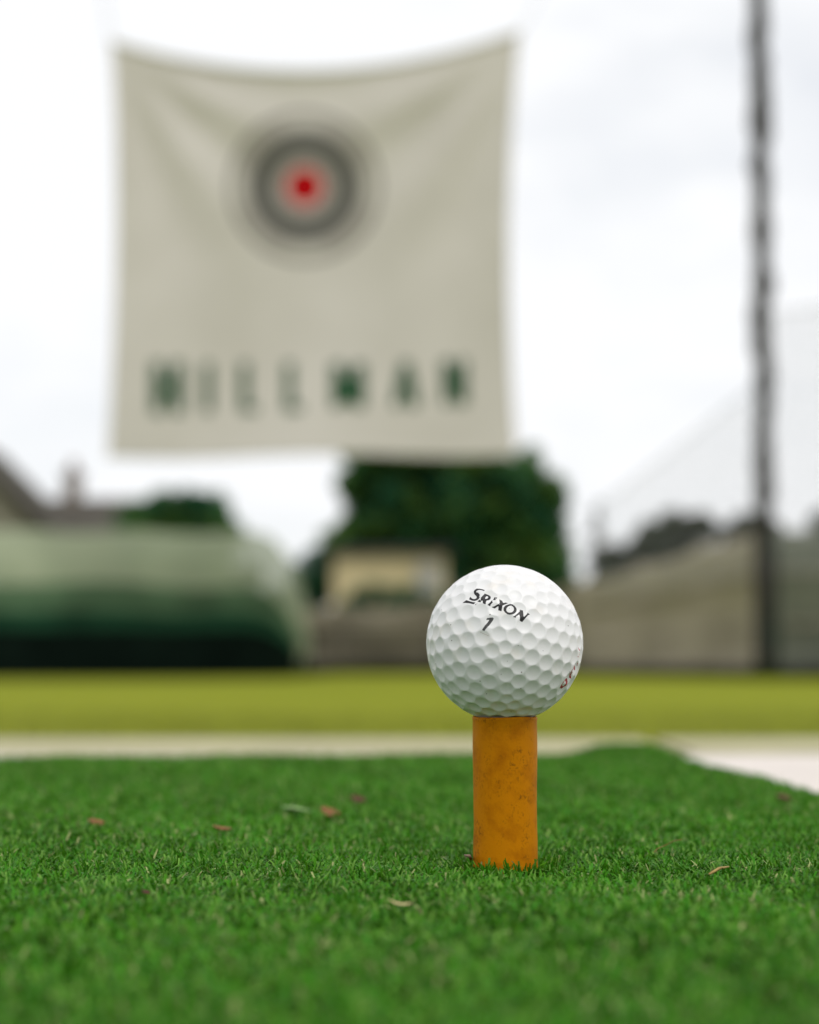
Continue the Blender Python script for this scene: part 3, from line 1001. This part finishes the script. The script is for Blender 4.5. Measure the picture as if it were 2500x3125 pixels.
# ------------------------------------------------------------------ net pole and nets
PY = 17.0
pole = empty('net_pole', (X_at(2336, PY), PY, LAWN_Z))
tag(pole, 'tall dark net pole wrapped in bundled netting, rising out of the frame', 'pole')
pb = pole.location
pl = lambda x, y: Vector((X_at(x, PY, y), PY, Z_at(y, PY))) - pb
ytop = -700
pts, rad = [], []
for k in range(30):
    y = 2060 + (ytop - 2060) * k / 29
    pts.append(pl(2340 - (2060 - y) * 0.0105, y)); rad.append(0.06)
tube('post', pts, rad, M_metal, pole, 14)
pts, rad = [], []
for k in range(150):
    y = 2040 + (ytop - 2040) * k / 149
    wob = mnoise.noise(Vector((y * 0.011, 3.1, 0))) * 15 + mnoise.noise(Vector((y * 0.03, 9.1, 0))) * 3
    p = pl(2334 - (2060 - y) * 0.0105 + wob, y) + Vector((0, -0.06 + 0.03 * math.sin(y * 0.02), 0))
    pts.append(p)
    rad.append(max(0.055, 0.098 + 0.042 * mnoise.noise(Vector((y * 0.016, 1.7, 4))) + 0.006 * mnoise.noise(Vector((y * 0.06, 4.7, 4)))))
tube('bundled_net', pts, rad, M_rope, pole, 12)
tube('pad', [pl(2336, 1600), pl(2338, 1700), pl(2340, 1900), pl(2341, 2068)], [0.10, 0.118, 0.122, 0.125], M_pad, pole, 16)
def net(name, label, poly, Y0, Y1, cell, th):
    """Knotted net hung in the outline poly (photo px); strands are thin bars."""
    root = empty(name, at(poly[0][0], poly[0][1], Y0))
    tag(root, label, 'net')
    o = root.location
    parts = []
    xs_ = [p[0] for p in poly]; ys_ = [p[1] for p in poly]
    x0, x1, y0, y1 = min(xs_), max(xs_), min(ys_), max(ys_)
    Yx = lambda x: Y0 + (Y1 - Y0) * (x - x0) / (x1 - x0)

    def spans(vert, c_):
        ints = []
        for i in range(len(poly)):
            a, b_ = poly[i], poly[i - 1]
            if not vert: a, b_ = a[::-1], b_[::-1]
            if (a[0] > c_) != (b_[0] > c_):
                ints.append(a[1] + (b_[1] - a[1]) * (c_ - a[0]) / (b_[0] - a[0]))
        ints.sort()
        return zip(ints[::2], ints[1::2])
    step = cell * F / ((Y0 + Y1) / 2)
    c_ = x0 + step / 2
    while c_ < x1:
        for a, b_ in spans(True, c_):
            parts.append(tube_data([at(c_, a, Yx(c_)) - o, at(c_ + 2, (a + b_) / 2, Yx(c_) + 0.05) - o, at(c_, b_, Yx(c_)) - o], [th] * 3, 4, False))
        c_ += step
    c_ = y0 + step / 2
    while c_ < y1:
        for a, b_ in spans(False, c_):
            parts.append(tube_data([at(a, c_, Yx(a)) - o, at((a + b_) / 2, c_ + 3, Yx((a + b_) / 2) + 0.05) - o, at(b_, c_, Yx(b_)) - o], [th] * 3, 4, False))
        c_ += step
    V_, F_ = join_data(parts)
    ob = mesh_obj('netting', V_, F_, M_twine, root)
    ob['kind'] = 'stuff'
    return root, o


nr, no_ = net('barrier_net', 'pale see through net stretched on a slanting line before the pole', [(1800, 1570), (2325, 1165), (2325, 1760), (1800, 1820)], 18.2, 17.3, 0.055, 0.0026)
tube('border_rope', [at(1800, 1570, 18.2) - no_, at(2060, 1372, 17.75) - no_, at(2325, 1165, 17.3) - no_], 0.008, M_twine, nr, 6)
nr, no_ = net('barrier_net', 'pale see through net panel beyond the pole at the picture edge', [(2352, 960), (2900, 860), (2900, 1760), (2352, 1760)], 17.3, 16.6, 0.055, 0.0026)
tube('border_rope', [at(2352, 960, 17.3) - no_, at(2626, 925, 16.95) - no_, at(2900, 860, 16.6) - no_], 0.008, M_twine, nr, 6)

# ------------------------------------------------------------------ windbreak fence
M_cloth = simple('tan_windbreak_cloth', (0.36, 0.32, 0.235), 0.9, 0.16, 2.2, bump=0.4, bscale=40)
M_cloth0 = simple('brown_windbreak_cloth', (0.19, 0.17, 0.115), 0.9, 0.16, 2.2, bump=0.4, bscale=40)
M_cloth2 = simple('grey_green_windbreak_cloth', (0.19, 0.20, 0.155), 0.9, 0.14, 2.2, bump=0.4, bscale=40)
M_fpost = simple('fence_post', (0.15, 0.14, 0.11), 0.7, 0.2, 8)
M_foot_shade = simple('black_foot_shade', (0.006, 0.007, 0.006), 0.9, 0.4, 20, spec=0.03)  # near black, stands for shadow under fence and tunnel
FL = [  # x px, distance, top y px
    (820, 22.3, 1842), (1040, 22.0, 1850), (1300, 21.5, 1838), (1540, 20.8, 1815), (1760, 20.0, 1778), (1960, 19.2, 1724), (2150, 18.5, 1662), (2335, 17.9, 1606),
    (2560, 17.4, 1604), (2800, 17.0, 1596), (3100, 16.6, 1590)]
fence = empty('windbreak_fence', (X_at(1540, 20.8), 20.8, LAWN_Z))
tag(fence, 'tan cloth windbreak fence on posts, its top rising towards the pole', 'fence')
fo = fence.location
for i in range(len(FL) - 1):
    (xa, ya, ta), (xb, yb, tb) = FL[i], FL[i + 1]
    nu, nv = 14, 10
    vs_, fs_ = [], []
    for j in range(nv + 1):
        for k_ in range(nu + 1):
            f_ = k_ / nu; g_ = j / nv
            Yp = ya + (yb - ya) * f_
            xp = xa + (xb - xa) * f_
            zt = Z_at(ta, ya) * (1 - f_) + Z_at(tb, yb) * f_ - 0.05 * math.sin(math.pi * f_)
            zz = LAWN_Z + 0.02 + (zt - LAWN_Z - 0.02) * g_
            bulge = 0.07 * math.sin(math.pi * f_) * math.sin(math.pi * g_ * 2.0 + i) + 0.02 * mnoise.noise(Vector((f_ * 5, g_ * 4, i)))
            vs_.append(Vector((X_at(xp, Yp), Yp + bulge, zz)) - fo)
    for j in range(nv):
        for k_ in range(nu):
            a = j * (nu + 1) + k_
            fs_.append((a, a + 1, a + nu + 2, a + nu + 1))
    pn = mesh_obj('cloth_panel', vs_, fs_, M_cloth0 if xb < 1800 else (M_cloth if xb <= 2340 else M_cloth2), fence, smooth=True)
    md_ = pn.modifiers.new('thickness', 'SOLIDIFY'); md_.thickness = 0.008
    for hz in (0.36, 0.7):
        za = LAWN_Z + (Z_at(ta, ya) - LAWN_Z) * hz; zb = LAWN_Z + (Z_at(tb, yb) - LAWN_Z) * hz
        tube('batten', [Vector((X_at(xa, ya), ya - 0.10, za)) - fo, Vector((X_at(xb, yb), yb - 0.10, zb)) - fo], 0.016, simple('batten_wood', (0.40, 0.36, 0.28), 0.8, 0.15, 6) if i == 0 and hz < 0.5 else bpy.data.materials['batten_wood'], fence, 6)
M_shade_bar = simple('black_shade_bar', (0.012, 0.012, 0.010), 0.8, 0.3, 6)  # black bars added as the shadow band at the fence foot
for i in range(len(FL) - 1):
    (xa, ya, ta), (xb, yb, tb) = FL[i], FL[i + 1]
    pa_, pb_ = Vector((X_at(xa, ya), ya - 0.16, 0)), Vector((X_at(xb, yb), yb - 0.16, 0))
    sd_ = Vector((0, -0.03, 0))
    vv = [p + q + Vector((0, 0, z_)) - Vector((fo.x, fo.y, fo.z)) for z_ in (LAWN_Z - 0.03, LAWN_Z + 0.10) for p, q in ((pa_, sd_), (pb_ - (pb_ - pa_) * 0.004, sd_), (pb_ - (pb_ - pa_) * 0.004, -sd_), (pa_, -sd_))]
    mesh_obj('painted_shade_bar', vv, [(0, 3, 2, 1), (4, 5, 6, 7), (0, 1, 5, 4), (1, 2, 6, 5), (2, 3, 7, 6), (3, 0, 4, 7)], M_shade_bar, fence)
for xa, ya, ta in FL:
    x_ = X_at(xa, ya)
    tube('post', [Vector((x_, ya + 0.13, LAWN_Z - 0.05)) - fo, Vector((x_, ya + 0.13, Z_at(ta, ya) + 0.04)) - fo], 0.032, M_fpost, fence, 8)
# flat black shade painted along the foot of the fence and the tunnel
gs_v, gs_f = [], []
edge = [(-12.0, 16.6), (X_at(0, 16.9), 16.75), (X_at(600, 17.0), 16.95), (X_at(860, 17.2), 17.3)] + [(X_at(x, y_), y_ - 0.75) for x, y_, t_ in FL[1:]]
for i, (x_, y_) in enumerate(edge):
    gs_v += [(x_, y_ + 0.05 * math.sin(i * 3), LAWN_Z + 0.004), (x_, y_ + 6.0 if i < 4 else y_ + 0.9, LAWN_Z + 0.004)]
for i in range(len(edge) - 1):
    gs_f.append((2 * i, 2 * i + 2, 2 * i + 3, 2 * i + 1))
gs = mesh_obj('painted_foot_shade', gs_v, gs_f, M_foot_shade)
tag(gs, 'black strip of painted shade along the foot of the fence and tunnel', kind='structure')

# ------------------------------------------------------------------ poly tunnel on the left
TY = 19.2
M_film = simple('pale_green_mesh_film', (0.42, 0.48, 0.31), 0.8, 0.12, 1.2, spec=0.1, trans=0.1)
_n = M_film.node_tree                         # a woven mesh lets part of the light straight through
_tp = _n.nodes.new('ShaderNodeBsdfTransparent'); _mx = _n.nodes.new('ShaderNodeMixShader'); _mx.inputs[0].default_value = 0.42
_o = _n.nodes['Material Output']; _src = _o.inputs['Surface'].links[0].from_socket
_n.links.new(_src, _mx.inputs[1]); _n.links.new(_tp.outputs[0], _mx.inputs[2]); _n.links.new(_mx.outputs[0], _o.inputs['Surface'])
M_skirt = simple('dark_green_skirt', (0.004, 0.009, 0.006), 0.9, 0.3, 3, spec=0.03)
TX0, TX1 = -9.0, X_at(930, TY)
tun = empty('net_tunnel', (TX1 - 3.0, TY, LAWN_Z))
tag(tun, 'long pale green mesh covered tunnel with a rounded end', 'tunnel')
to = tun.location
TR, TH = 1.55, 1.60
nx_, na_ = 44, 28
vs_, fs_ = [], []


def tun_pt(x, a):
    """Point on the cover at length x and section angle a (0 front foot, pi back foot)."""
    e_ = (TX1 - x) / 0.6
    k_ = 1.0 if e_ >= 1 else math.sqrt(max(0.0, 1 - (1 - e_) ** 2)) * 0.5 + 0.5 * (1 - (1 - e_) ** 3)
    kz = 0.42 + 0.58 * k_ if e_ < 1 else 1
    ky = 0.72 + 0.28 * k_ if e_ < 1 else 1
    sag = 0.035 * (0.5 - 0.5 * math.cos((x - TX1 + 0.6) * 2 * math.pi / 1.3)) if e_ >= 1 else 0
    h = (TH - sag + 0.012 * (TX1 - x)) * kz
    sx = abs(math.cos(a)) ** 0.8 * (1 if math.cos(a) > 0 else -1)
    sz = abs(math.sin(a)) ** 0.8
    return Vector((x, TY - sx * (TR - sag) * ky, LAWN_Z + h * sz))


xs_ = [TX0 + (TX1 - 0.6 - TX0) * i / 32 for i in range(33)] + [TX1 - 0.6 * (1 - i / 12) ** 1.6 for i in range(1, 13)]
for x_ in xs_:
    for k_ in range(na_ + 1):
        a = R_(14) + (math.pi - R_(28)) * k_ / na_
        vs_.append(tun_pt(x_, a) - to)
for i in range(len(xs_) - 1):
    for k_ in range(na_):
        a = i * (na_ + 1) + k_
        fs_.append((a, a + na_ + 1, a + na_ + 2, a + 1))
mesh_obj('cover', vs_, fs_, M_film, tun, smooth=True)
# end wall
vs_, fs_ = [], []
ring = [tun_pt(TX1, R_(3) + (math.pi - R_(6)) * k_ / 20) - to for k_ in range(21)]
cen = sum((p for p in ring), Vector()) / len(ring) * 1.0
vs_ = ring + [Vector((TX1 + 0.02, TY, LAWN_Z + 0.25)) - to]
fs_ = [(k_, k_ + 1, 21) for k_ in range(20)]
mesh_obj('end_wall', vs_, fs_, M_film, tun)
# dark green band, shade painted over the lower half, its upper edge uneven
M_shade = simple('dark_green_shade_band', (0.012, 0.048, 0.024), 0.9, 0.35, 2.0, spec=0.05)
vs_, fs_ = [], []
for i, x_ in enumerate(xs_):
    top_a = R_(20 + 1.5 * mnoise.noise(Vector((x_ * 1.7, 0.3, 0))))
    for k_ in range(7):
        p = tun_pt(x_, R_(13.5) + (top_a - R_(13.5)) * k_ / 6) - to
        p.y -= 0.03
        vs_.append(p)
for i in range(len(xs_) - 1):
    for k_ in range(6):
        a = i * 7 + k_
        fs_.append((a, a + 7, a + 8, a + 1))
mesh_obj('painted_shade_band', vs_, fs_, M_shade, tun, smooth=True)
M_shade1 = simple('mid_green_shade_band', (0.065, 0.115, 0.06), 0.9, 0.3, 2.0, spec=0.05)  # mid green band, grades the painted shade up to the pale cover
vs_, fs_ = [], []
for i, x_ in enumerate(xs_):
    top_a = R_(31 + 3 * mnoise.noise(Vector((x_ * 1.3, 4.3, 0))))
    for k_ in range(7):
        p = tun_pt(x_, R_(18) + (top_a - R_(18)) * k_ / 6) - to
        p.y -= 0.018
        vs_.append(p)
for i in range(len(xs_) - 1):
    for k_ in range(6):
        a = i * 7 + k_
        fs_.append((a, a + 7, a + 8, a + 1))
mesh_obj('painted_shade_band', vs_, fs_, M_shade1, tun, smooth=True)
# skirts
for sgn in (0, 1):
    vs_, fs_ = [], []
    for x_ in xs_:
        for k_ in range(5):
            a = R_(14.5) * k_ / 4 if sgn == 0 else math.pi - R_(14.5) * k_ / 4
            p = tun_pt(x_, max(a, 0.001) if sgn == 0 else min(a, math.pi - 0.001)) - to
            p.y += (-0.012 if sgn == 0 else 0.012)
            vs_.append(p)
    for i in range(len(xs_) - 1):
        for k_ in range(4):
            a = i * 5 + k_
            fs_.append((a, a + 5, a + 6, a + 1))
    mesh_obj('skirt', vs_, fs_, M_skirt, tun, smooth=True)
x_ = TX1 - 0.6
while x_ > TX0:
    tube('hoop', [Vector(((p_ := tun_pt(x_, R_(2) + (math.pi - R_(4)) * k_ / 24)).x, TY + (p_.y - TY) * 0.96, LAWN_Z + (p_.z - LAWN_Z) * 0.965)) - to for k_ in range(25)], 0.018, M_metal, tun, 6)
    x_ -= 1.3

# row of dark bushes growing inside the tunnel
bxs = [(-10, 1725, 1.4), (150, 1705, 1.4), (305, 1710, 1.3), (455, 1725, 1.4), (600, 1730, 1.4), (735, 1725, 1.3), (838, 1790, .6)]
names = ['dark leafy bush in the tunnel at the picture edge', 'tall dark bush in the tunnel, second from the picture edge',
         'tall dark bush in the tunnel, third along, below the chimney', 'lower dark bush in the middle of the tunnel',
         'low wide dark bush in the tunnel, third from its rounded end', 'dark bush in the tunnel, second from its rounded end', 'small narrow bush in the rounded end of the tunnel']
for i, (x_, yt, k_) in enumerate(bxs):
    Yb = 18.75
    base = (X_at(x_, Yb), Yb, LAWN_Z)
    H_ = Z_at(yt, Yb) - LAWN_Z
    r = random.Random(50 + i)
    cl = []
    for q in range(26):
        f_ = r.random() ** 1.4
        wd = (0.36 - 0.24 * f_) * k_
        cl.append((r.uniform(-wd, wd), r.uniform(-0.2, 0.2), 0.10 + f_ * (H_ - 0.18), 0.13, 0.13, 0.12))
    shrub('bush', names[i], 'bush', base, cl, 9000, 0.045, DARK[:3], 50 + i, group='bushes growing in the tunnel', trunk=0.025)

# ------------------------------------------------------------------ house behind the tunnel
HY = 42.0
M_roof = simple('brown_roof', (0.062, 0.055, 0.042), 0.85, 0.2, 4, bump=0.5, bscale=18)
M_wallw = simple('render_wall', (0.22, 0.205, 0.17), 0.9, 0.1, 3)
M_brick = simple('chimney_brick', (0.26, 0.22, 0.19), 0.9, 0.2, 9)
M_pot = simple('clay_pot', (0.24, 0.15, 0.11), 0.85, 0.15, 12)
M_glass = simple('dark_window', (0.03, 0.035, 0.04), 0.15, 0.2, 2, spec=0.6)
house = empty('house', (X_at(150, HY), HY, LAWN_Z))
tag(house, 'low house with brown roofs and one chimney showing above the tunnel', 'house')
ho = house.location
hx0, hx1 = X_at(-700, HY), X_at(400, HY)
eav = Z_at(1640, HY)
rdg = Z_at(1535, HY + 3.5)
box('wall', hx0 - ho.x, hx1 - ho.x, 0, 7, 0, eav - LAWN_Z, M_wallw, house)


def gable_roof(name, x0, x1, y0, y1, ze, zr, along_x, mat, th=0.12, ov=0.35):
    if along_x:
        ym = (y0 + y1) / 2
        V_ = [(x0 - ov, y0 - ov, ze), (x1 + ov, y0 - ov, ze), (x1 + ov, ym, zr), (x0 - ov, ym, zr), (x1 + ov, y1 + ov, ze), (x0 - ov, y1 + ov, ze)]
        F_ = [(0, 1, 2, 3), (3, 2, 4, 5)]
    else:
        xm = (x0 + x1) / 2
        V_ = [(x0 - ov, y0 - ov, ze), (xm, y0 - ov, zr), (xm, y1 + ov, zr), (x0 - ov, y1 + ov, ze), (x1 + ov, y0 - ov, ze), (x1 + ov, y1 + ov, ze)]
        F_ = [(0, 1, 2, 3), (1, 4, 5, 2)]
    V_ = [Vector(v) - ho for v in V_]
    o = mesh_obj(name, V_, F_, mat, house)
    md_ = o.modifiers.new('thickness', 'SOLIDIFY'); md_.thickness = th; md_.offset = 1
    return o


rf = gable_roof('roof', hx0, hx1, HY, HY + 7, eav, rdg, True, M_roof)
gx0, gx1 = X_at(-420, HY - 1.5), X_at(120, HY - 1.5)
gz = Z_at(1330, HY - 1.5)
gb = mesh_obj('gable', [Vector(v) - ho for v in [(gx0, HY - 1.5, LAWN_Z), (gx1, HY - 1.5, LAWN_Z), (gx1, HY - 1.5, eav), ((gx0 + gx1) / 2, HY - 1.5, gz - 0.1), (gx0, HY - 1.5, eav),
                (gx0, HY + 3, LAWN_Z), (gx1, HY + 3, LAWN_Z), (gx1, HY + 3, eav), ((gx0 + gx1) / 2, HY + 3, gz - 0.1), (gx0, HY + 3, eav)]],
              [(0, 1, 2, 3, 4), (1, 6, 7, 2), (5, 0, 4, 9), (9, 8, 7, 6, 5), (2, 7, 8, 3), (3, 8, 9, 4)], M_wallw, house)
gable_roof('roof', gx0, gx1, HY - 1.5, HY + 3, eav - 0.05, gz, False, M_roof, ov=0.3)
cxm = X_at(216, HY + 3.3)
cz1 = Z_at(1452, HY + 3.3)
ch = box('chimney', cxm - 0.2 - ho.x, cxm + 0.2 - ho.x, 3.0, 3.6, rdg - 0.6 - LAWN_Z, cz1 - LAWN_Z, M_brick, house)
box('chimney_cap', cxm - 0.25 - ho.x, cxm + 0.25 - ho.x, 2.95, 3.65, cz1 - LAWN_Z + 0.002, cz1 - LAWN_Z + 0.08, M_brick, ch)
tube('chimney_pot', [Vector((cxm, HY + 3.3, cz1 + 0.08)) - ho, Vector((cxm, HY + 3.3, cz1 + 0.40)) - ho], [0.12, 0.10], M_pot, ch, 12)
for wx in (X_at(200, HY), X_at(330, HY)):
    wdw = box('window', wx - 0.45 - ho.x, wx + 0.45 - ho.x, -0.03, 0.02, 1.0, 2.1, M_wallw, house)
    box('pane', wx - 0.38 - ho.x, wx + 0.38 - ho.x, -0.036, -0.03, 1.08, 2.02, M_glass, wdw)

# ------------------------------------------------------------------ trees
b0 = (X_at(520, 31), 31, LAWN_Z)
shrub('round_tree', 'low round dark green tree peeping over the pale tunnel', 'tree', b0,
      clumps_in([(360, 1600), (400, 1560), (470, 1520), (540, 1512), (620, 1525), (680, 1555), (705, 1620), (700, 1760), (380, 1760)], b0, 31, 0.8, 120, 0.28, 5), 20000, 0.07, DARK, 61, trunk=0.11)
b1 = (X_at(1230, 27), 27, LAWN_Z)
shrub('broad_tree', 'broad dark green tree standing behind the cream hut', 'tree', b1,
      clumps_in([(1075, 1370), (1250, 1330), (1420, 1340), (1420, 1700), (1330, 1780), (1060, 1790), (985, 1730), (1040, 1640), (1075, 1560), (1060, 1440)], b1, 27, 0.7, 165, 0.27, 6), 38000, 0.075, DARK, 62, trunk=0.14)
b2 = (X_at(1560, 26), 26, LAWN_Z)
shrub('tall_tree', 'tall dark tree with a straight edge, between hut and tan fence', 'tree', b2,
      clumps_in([(1400, 1360), (1560, 1385), (1670, 1400), (1700, 1500), (1695, 1650), (1740, 1780), (1380, 1880), (1390, 1600)], b2, 26, 0.7, 120, 0.26, 7), 30000, 0.075, DARK, 63, trunk=0.14)
b3 = (X_at(970, 24.5), 24.5, LAWN_Z)
shrub('narrow_bush', 'small dark bush beside the cream hut wall', 'bush', b3,
      clumps_in([(905, 1720), (950, 1680), (1010, 1680), (1020, 1860), (890, 1865)], b3, 24.5, 0.2, 40, 0.13, 8), 7000, 0.035, DARK[:2], 64, trunk=0.03)
b4 = (X_at(1175, 22.8), 22.8, LAWN_Z)
shrub('low_bush', 'low dark bush in front of the cream hut', 'bush', b4,
      clumps_in([(1050, 1835), (1100, 1812), (1160, 1790), (1250, 1796), (1290, 1825), (1380, 1815), (1400, 1890), (1050, 1890)], b4, 22.8, 0.2, 46, 0.11, 9), 8000, 0.035, DARK[:2], 65, trunk=0.03)
b5 = (X_at(2050, 21.5), 21.5, LAWN_Z)
shrub('olive_hedge', 'brownish green hedge rising behind the tan fence', 'hedge', b5,
      clumps_in([(1770, 1790), (1840, 1690), (1960, 1610), (2060, 1585), (2200, 1590), (2300, 1592), (2300, 1800), (1770, 1860)], b5, 21.5, 0.3, 90, 0.16, 10), 26000, 0.05, OLIVE, 66, trunk=0.06)
b6 = (X_at(2600, 20.5), 20.5, LAWN_Z)
shrub('olive_hedge', 'olive hedge behind the grey green fence beyond the pole', 'hedge', b6,
      clumps_in([(2350, 1605), (2500, 1585), (2900, 1570), (2900, 1800), (2350, 1800)], b6, 20.5, 0.3, 70, 0.16, 11), 20000, 0.05, OLIVE, 67, trunk=0.06)
b7 = (X_at(1822, 22.5), 22.5, LAWN_Z)
shrub('sapling', 'thin sapling standing at the low end of the hedge', 'tree', b7,
      clumps_in([(1812, 1520), (1830, 1520), (1845, 1640), (1800, 1640)], b7, 22.5, 0.06, 12, 0.05, 12), 320, 0.03, OLIVE, 68, trunk=0.025)

# ------------------------------------------------------------------ cream hut
CY = 23.6
M_cream = simple('cream_cladding', (0.68, 0.57, 0.33), 0.8, 0.10, 3)
M_slate = simple('slate_roof', (0.05, 0.06, 0.065), 0.6, 0.2, 5)
M_greyd = simple('grey_door', (0.42, 0.41, 0.38), 0.7, 0.1, 4)
hut = empty('garden_hut', (X_at(1195, CY), CY, LAWN_Z))
tag(hut, 'small cream walled hut with a dark flat roof before the trees', 'hut')
hw = X_at(1360, CY) - X_at(1195, CY)
hl = X_at(1195, CY) - X_at(1015, CY)
hz = Z_at(1690, CY) - LAWN_Z
box('wall', -hl, hw, 0, 1.6, 0, hz, M_cream, hut)
rr_ = box('roof', -hl - 0.12, hw + 0.10, -0.14, 1.75, hz + 0.002, hz + 0.08, M_slate, hut, bevel=0.015)
dr = box('door', hw - 0.40, hw - 0.08, -0.025, 0.0, 0.05, hz - 0.12, M_greyd, hut)
box('handle', hw - 0.37, hw - 0.345, -0.06, -0.026, hz * 0.45, hz * 0.45 + 0.1, M_fpost, dr)
for k_ in range(4):
    x_ = -hl + 0.1 + k_ * 0.33
    box('cladding_board', x_, x_ + 0.31, -0.018, 0.0, 0.05, hz - 0.06, M_cream, hut)

# ------------------------------------------------------------------ debris on the mat
M_dry = simple('dry_leaf', (0.22, 0.095, 0.035), 0.7, 0.3, 300)
M_dark = simple('dark_red_leaf', (0.09, 0.028, 0.018), 0.7, 0.3, 300)
M_straw = simple('pale_straw', (0.62, 0.50, 0.26), 0.7, 0.2, 300)
M_twig = simple('brown_twig', (0.26, 0.14, 0.05), 0.7, 0.25, 400)


def on_mat(x, y, h=0.011):
    """Point on the pile top seen at photo pixel (x, y)."""
    d_ = at(x, y, 1.0) - CAMP
    return CAMP + d_ * ((h - CAM_Z) / d_.z)


def leaf(name, label, x, y, ln_, wd, rz, mat, curl=0.3, tilt=0.35, cat='leaf'):
    c_ = on_mat(x, y)
    vs_, fs_ = [], []
    nl = 8
    for k_ in range(nl + 1):
        f_ = k_ / nl
        w_ = wd * 0.5 * math.sin(math.pi * min(0.97, f_ * 0.94 + 0.04)) ** 0.7
        x_ = (f_ - 0.5) * ln_
        z_ = curl * ln_ * (2 * f_ - 1) ** 2 * 0.5
        for q in (-1, -0.5, 0, 0.5, 1):
            vs_.append((x_, q * w_ * (1 + 0.15 * math.sin(k_ * 2.3 + q)), z_ + abs(q) * w_ * 0.35))
    for k_ in range(nl):
        for q in range(4):
            a = k_ * 5 + q
            fs_.append((a, a + 1, a + 6, a + 5))
    o = mesh_obj(name, vs_, fs_, mat, smooth=True)
    o.location = c_ + Vector((0, 0, 0.0004))
    o.rotation_euler = (tilt, 0.15, rz)
    md_ = o.modifiers.new('thickness', 'SOLIDIFY'); md_.thickness = 0.00018
    tag(o, label, cat, 'dry bits fallen on the mat')
    return o


leaf('leaf_scrap', 'small brown leaf scrap alone on the far left of the mat', 292, 2518, 0.0055, 0.0042, 0.4, M_dry)
leaf('leaf_scrap', 'long reddish leaf scrap lying aslant left of the tee', 1012, 2490, 0.0105, 0.0042, -0.9, M_dry)
leaf('leaf_scrap', 'brown round leaf scrap just beyond the slanting red one', 1090, 2448, 0.0062, 0.0055, 0.2, M_dark)
leaf('leaf_scrap', 'faint flat brown scrap half sunk in the turf', 676, 2538, 0.0060, 0.0040, 0.1, M_dry, tilt=0.1)
leaf('leaf_scrap', 'dark brown scrap near the edge by the white floor', 2390, 2442, 0.0060, 0.0050, 0.3, M_dark)
leaf('leaf_scrap', 'tiny dark red scrap in the sharp turf band', 444, 2732, 0.0022, 0.0018, 0.7, M_dark)
leaf('straw_scrap', 'pale straw flake in the blurred turf before the tee', 1220, 2768, 0.0052, 0.0013, 0.05, M_straw, tilt=0.1, cat='straw')
leaf('straw_scrap', 'pale flattened fluff on the turf left of the leaf scraps', 905, 2478, 0.0110, 0.0050, 0.05, simple('fluff', (0.22, 0.34, 0.13), 0.9, 0.2, 300), tilt=0.05, curl=0.05, cat='straw')
p0 = on_mat(1985, 2612, 0.0095); p1 = on_mat(2030, 2580, 0.012); p2 = on_mat(2082, 2562, 0.014)
tw_ = tube('twig', [p0, (p0 + p1) / 2 + Vector((0, 0, 0.0006)), p1, (p1 + p2) / 2 + Vector((0, 0, 0.0004)), p2], [0.00012] * 5, M_twig, None, 6)
tag(tw_, 'thin curved brown fibre standing out of the turf beside the tee', 'twig')
p0 = on_mat(2165, 2668, 0.011); p1 = on_mat(2225, 2645, 0.012)
tw_ = tube('straw', [p0, (p0 + p1) / 2 + Vector((0, 0, 0.0005)), p1], [0.0003, 0.0004, 0.0002], simple('straw_stem', (0.36, 0.24, 0.08), 0.7, 0.2, 300), None, 6)
tag(tw_, 'short tan straw stem lying in the turf on the twig side', 'straw')
p0 = on_mat(1418, 2610, 0.0135); p1 = on_mat(1438, 2622, 0.0115)
tw_ = tube('stalk', [p0, (p0 + p1) / 2 + Vector((0.0004, 0, 0.0003)), p1], [0.0002, 0.0005, 0.0004], simple('grey_stalk', (0.30, 0.22, 0.17), 0.8, 0.2, 500), None, 6)
tag(tw_, 'short greyish stalk touching the foot of the tee', 'stalk')
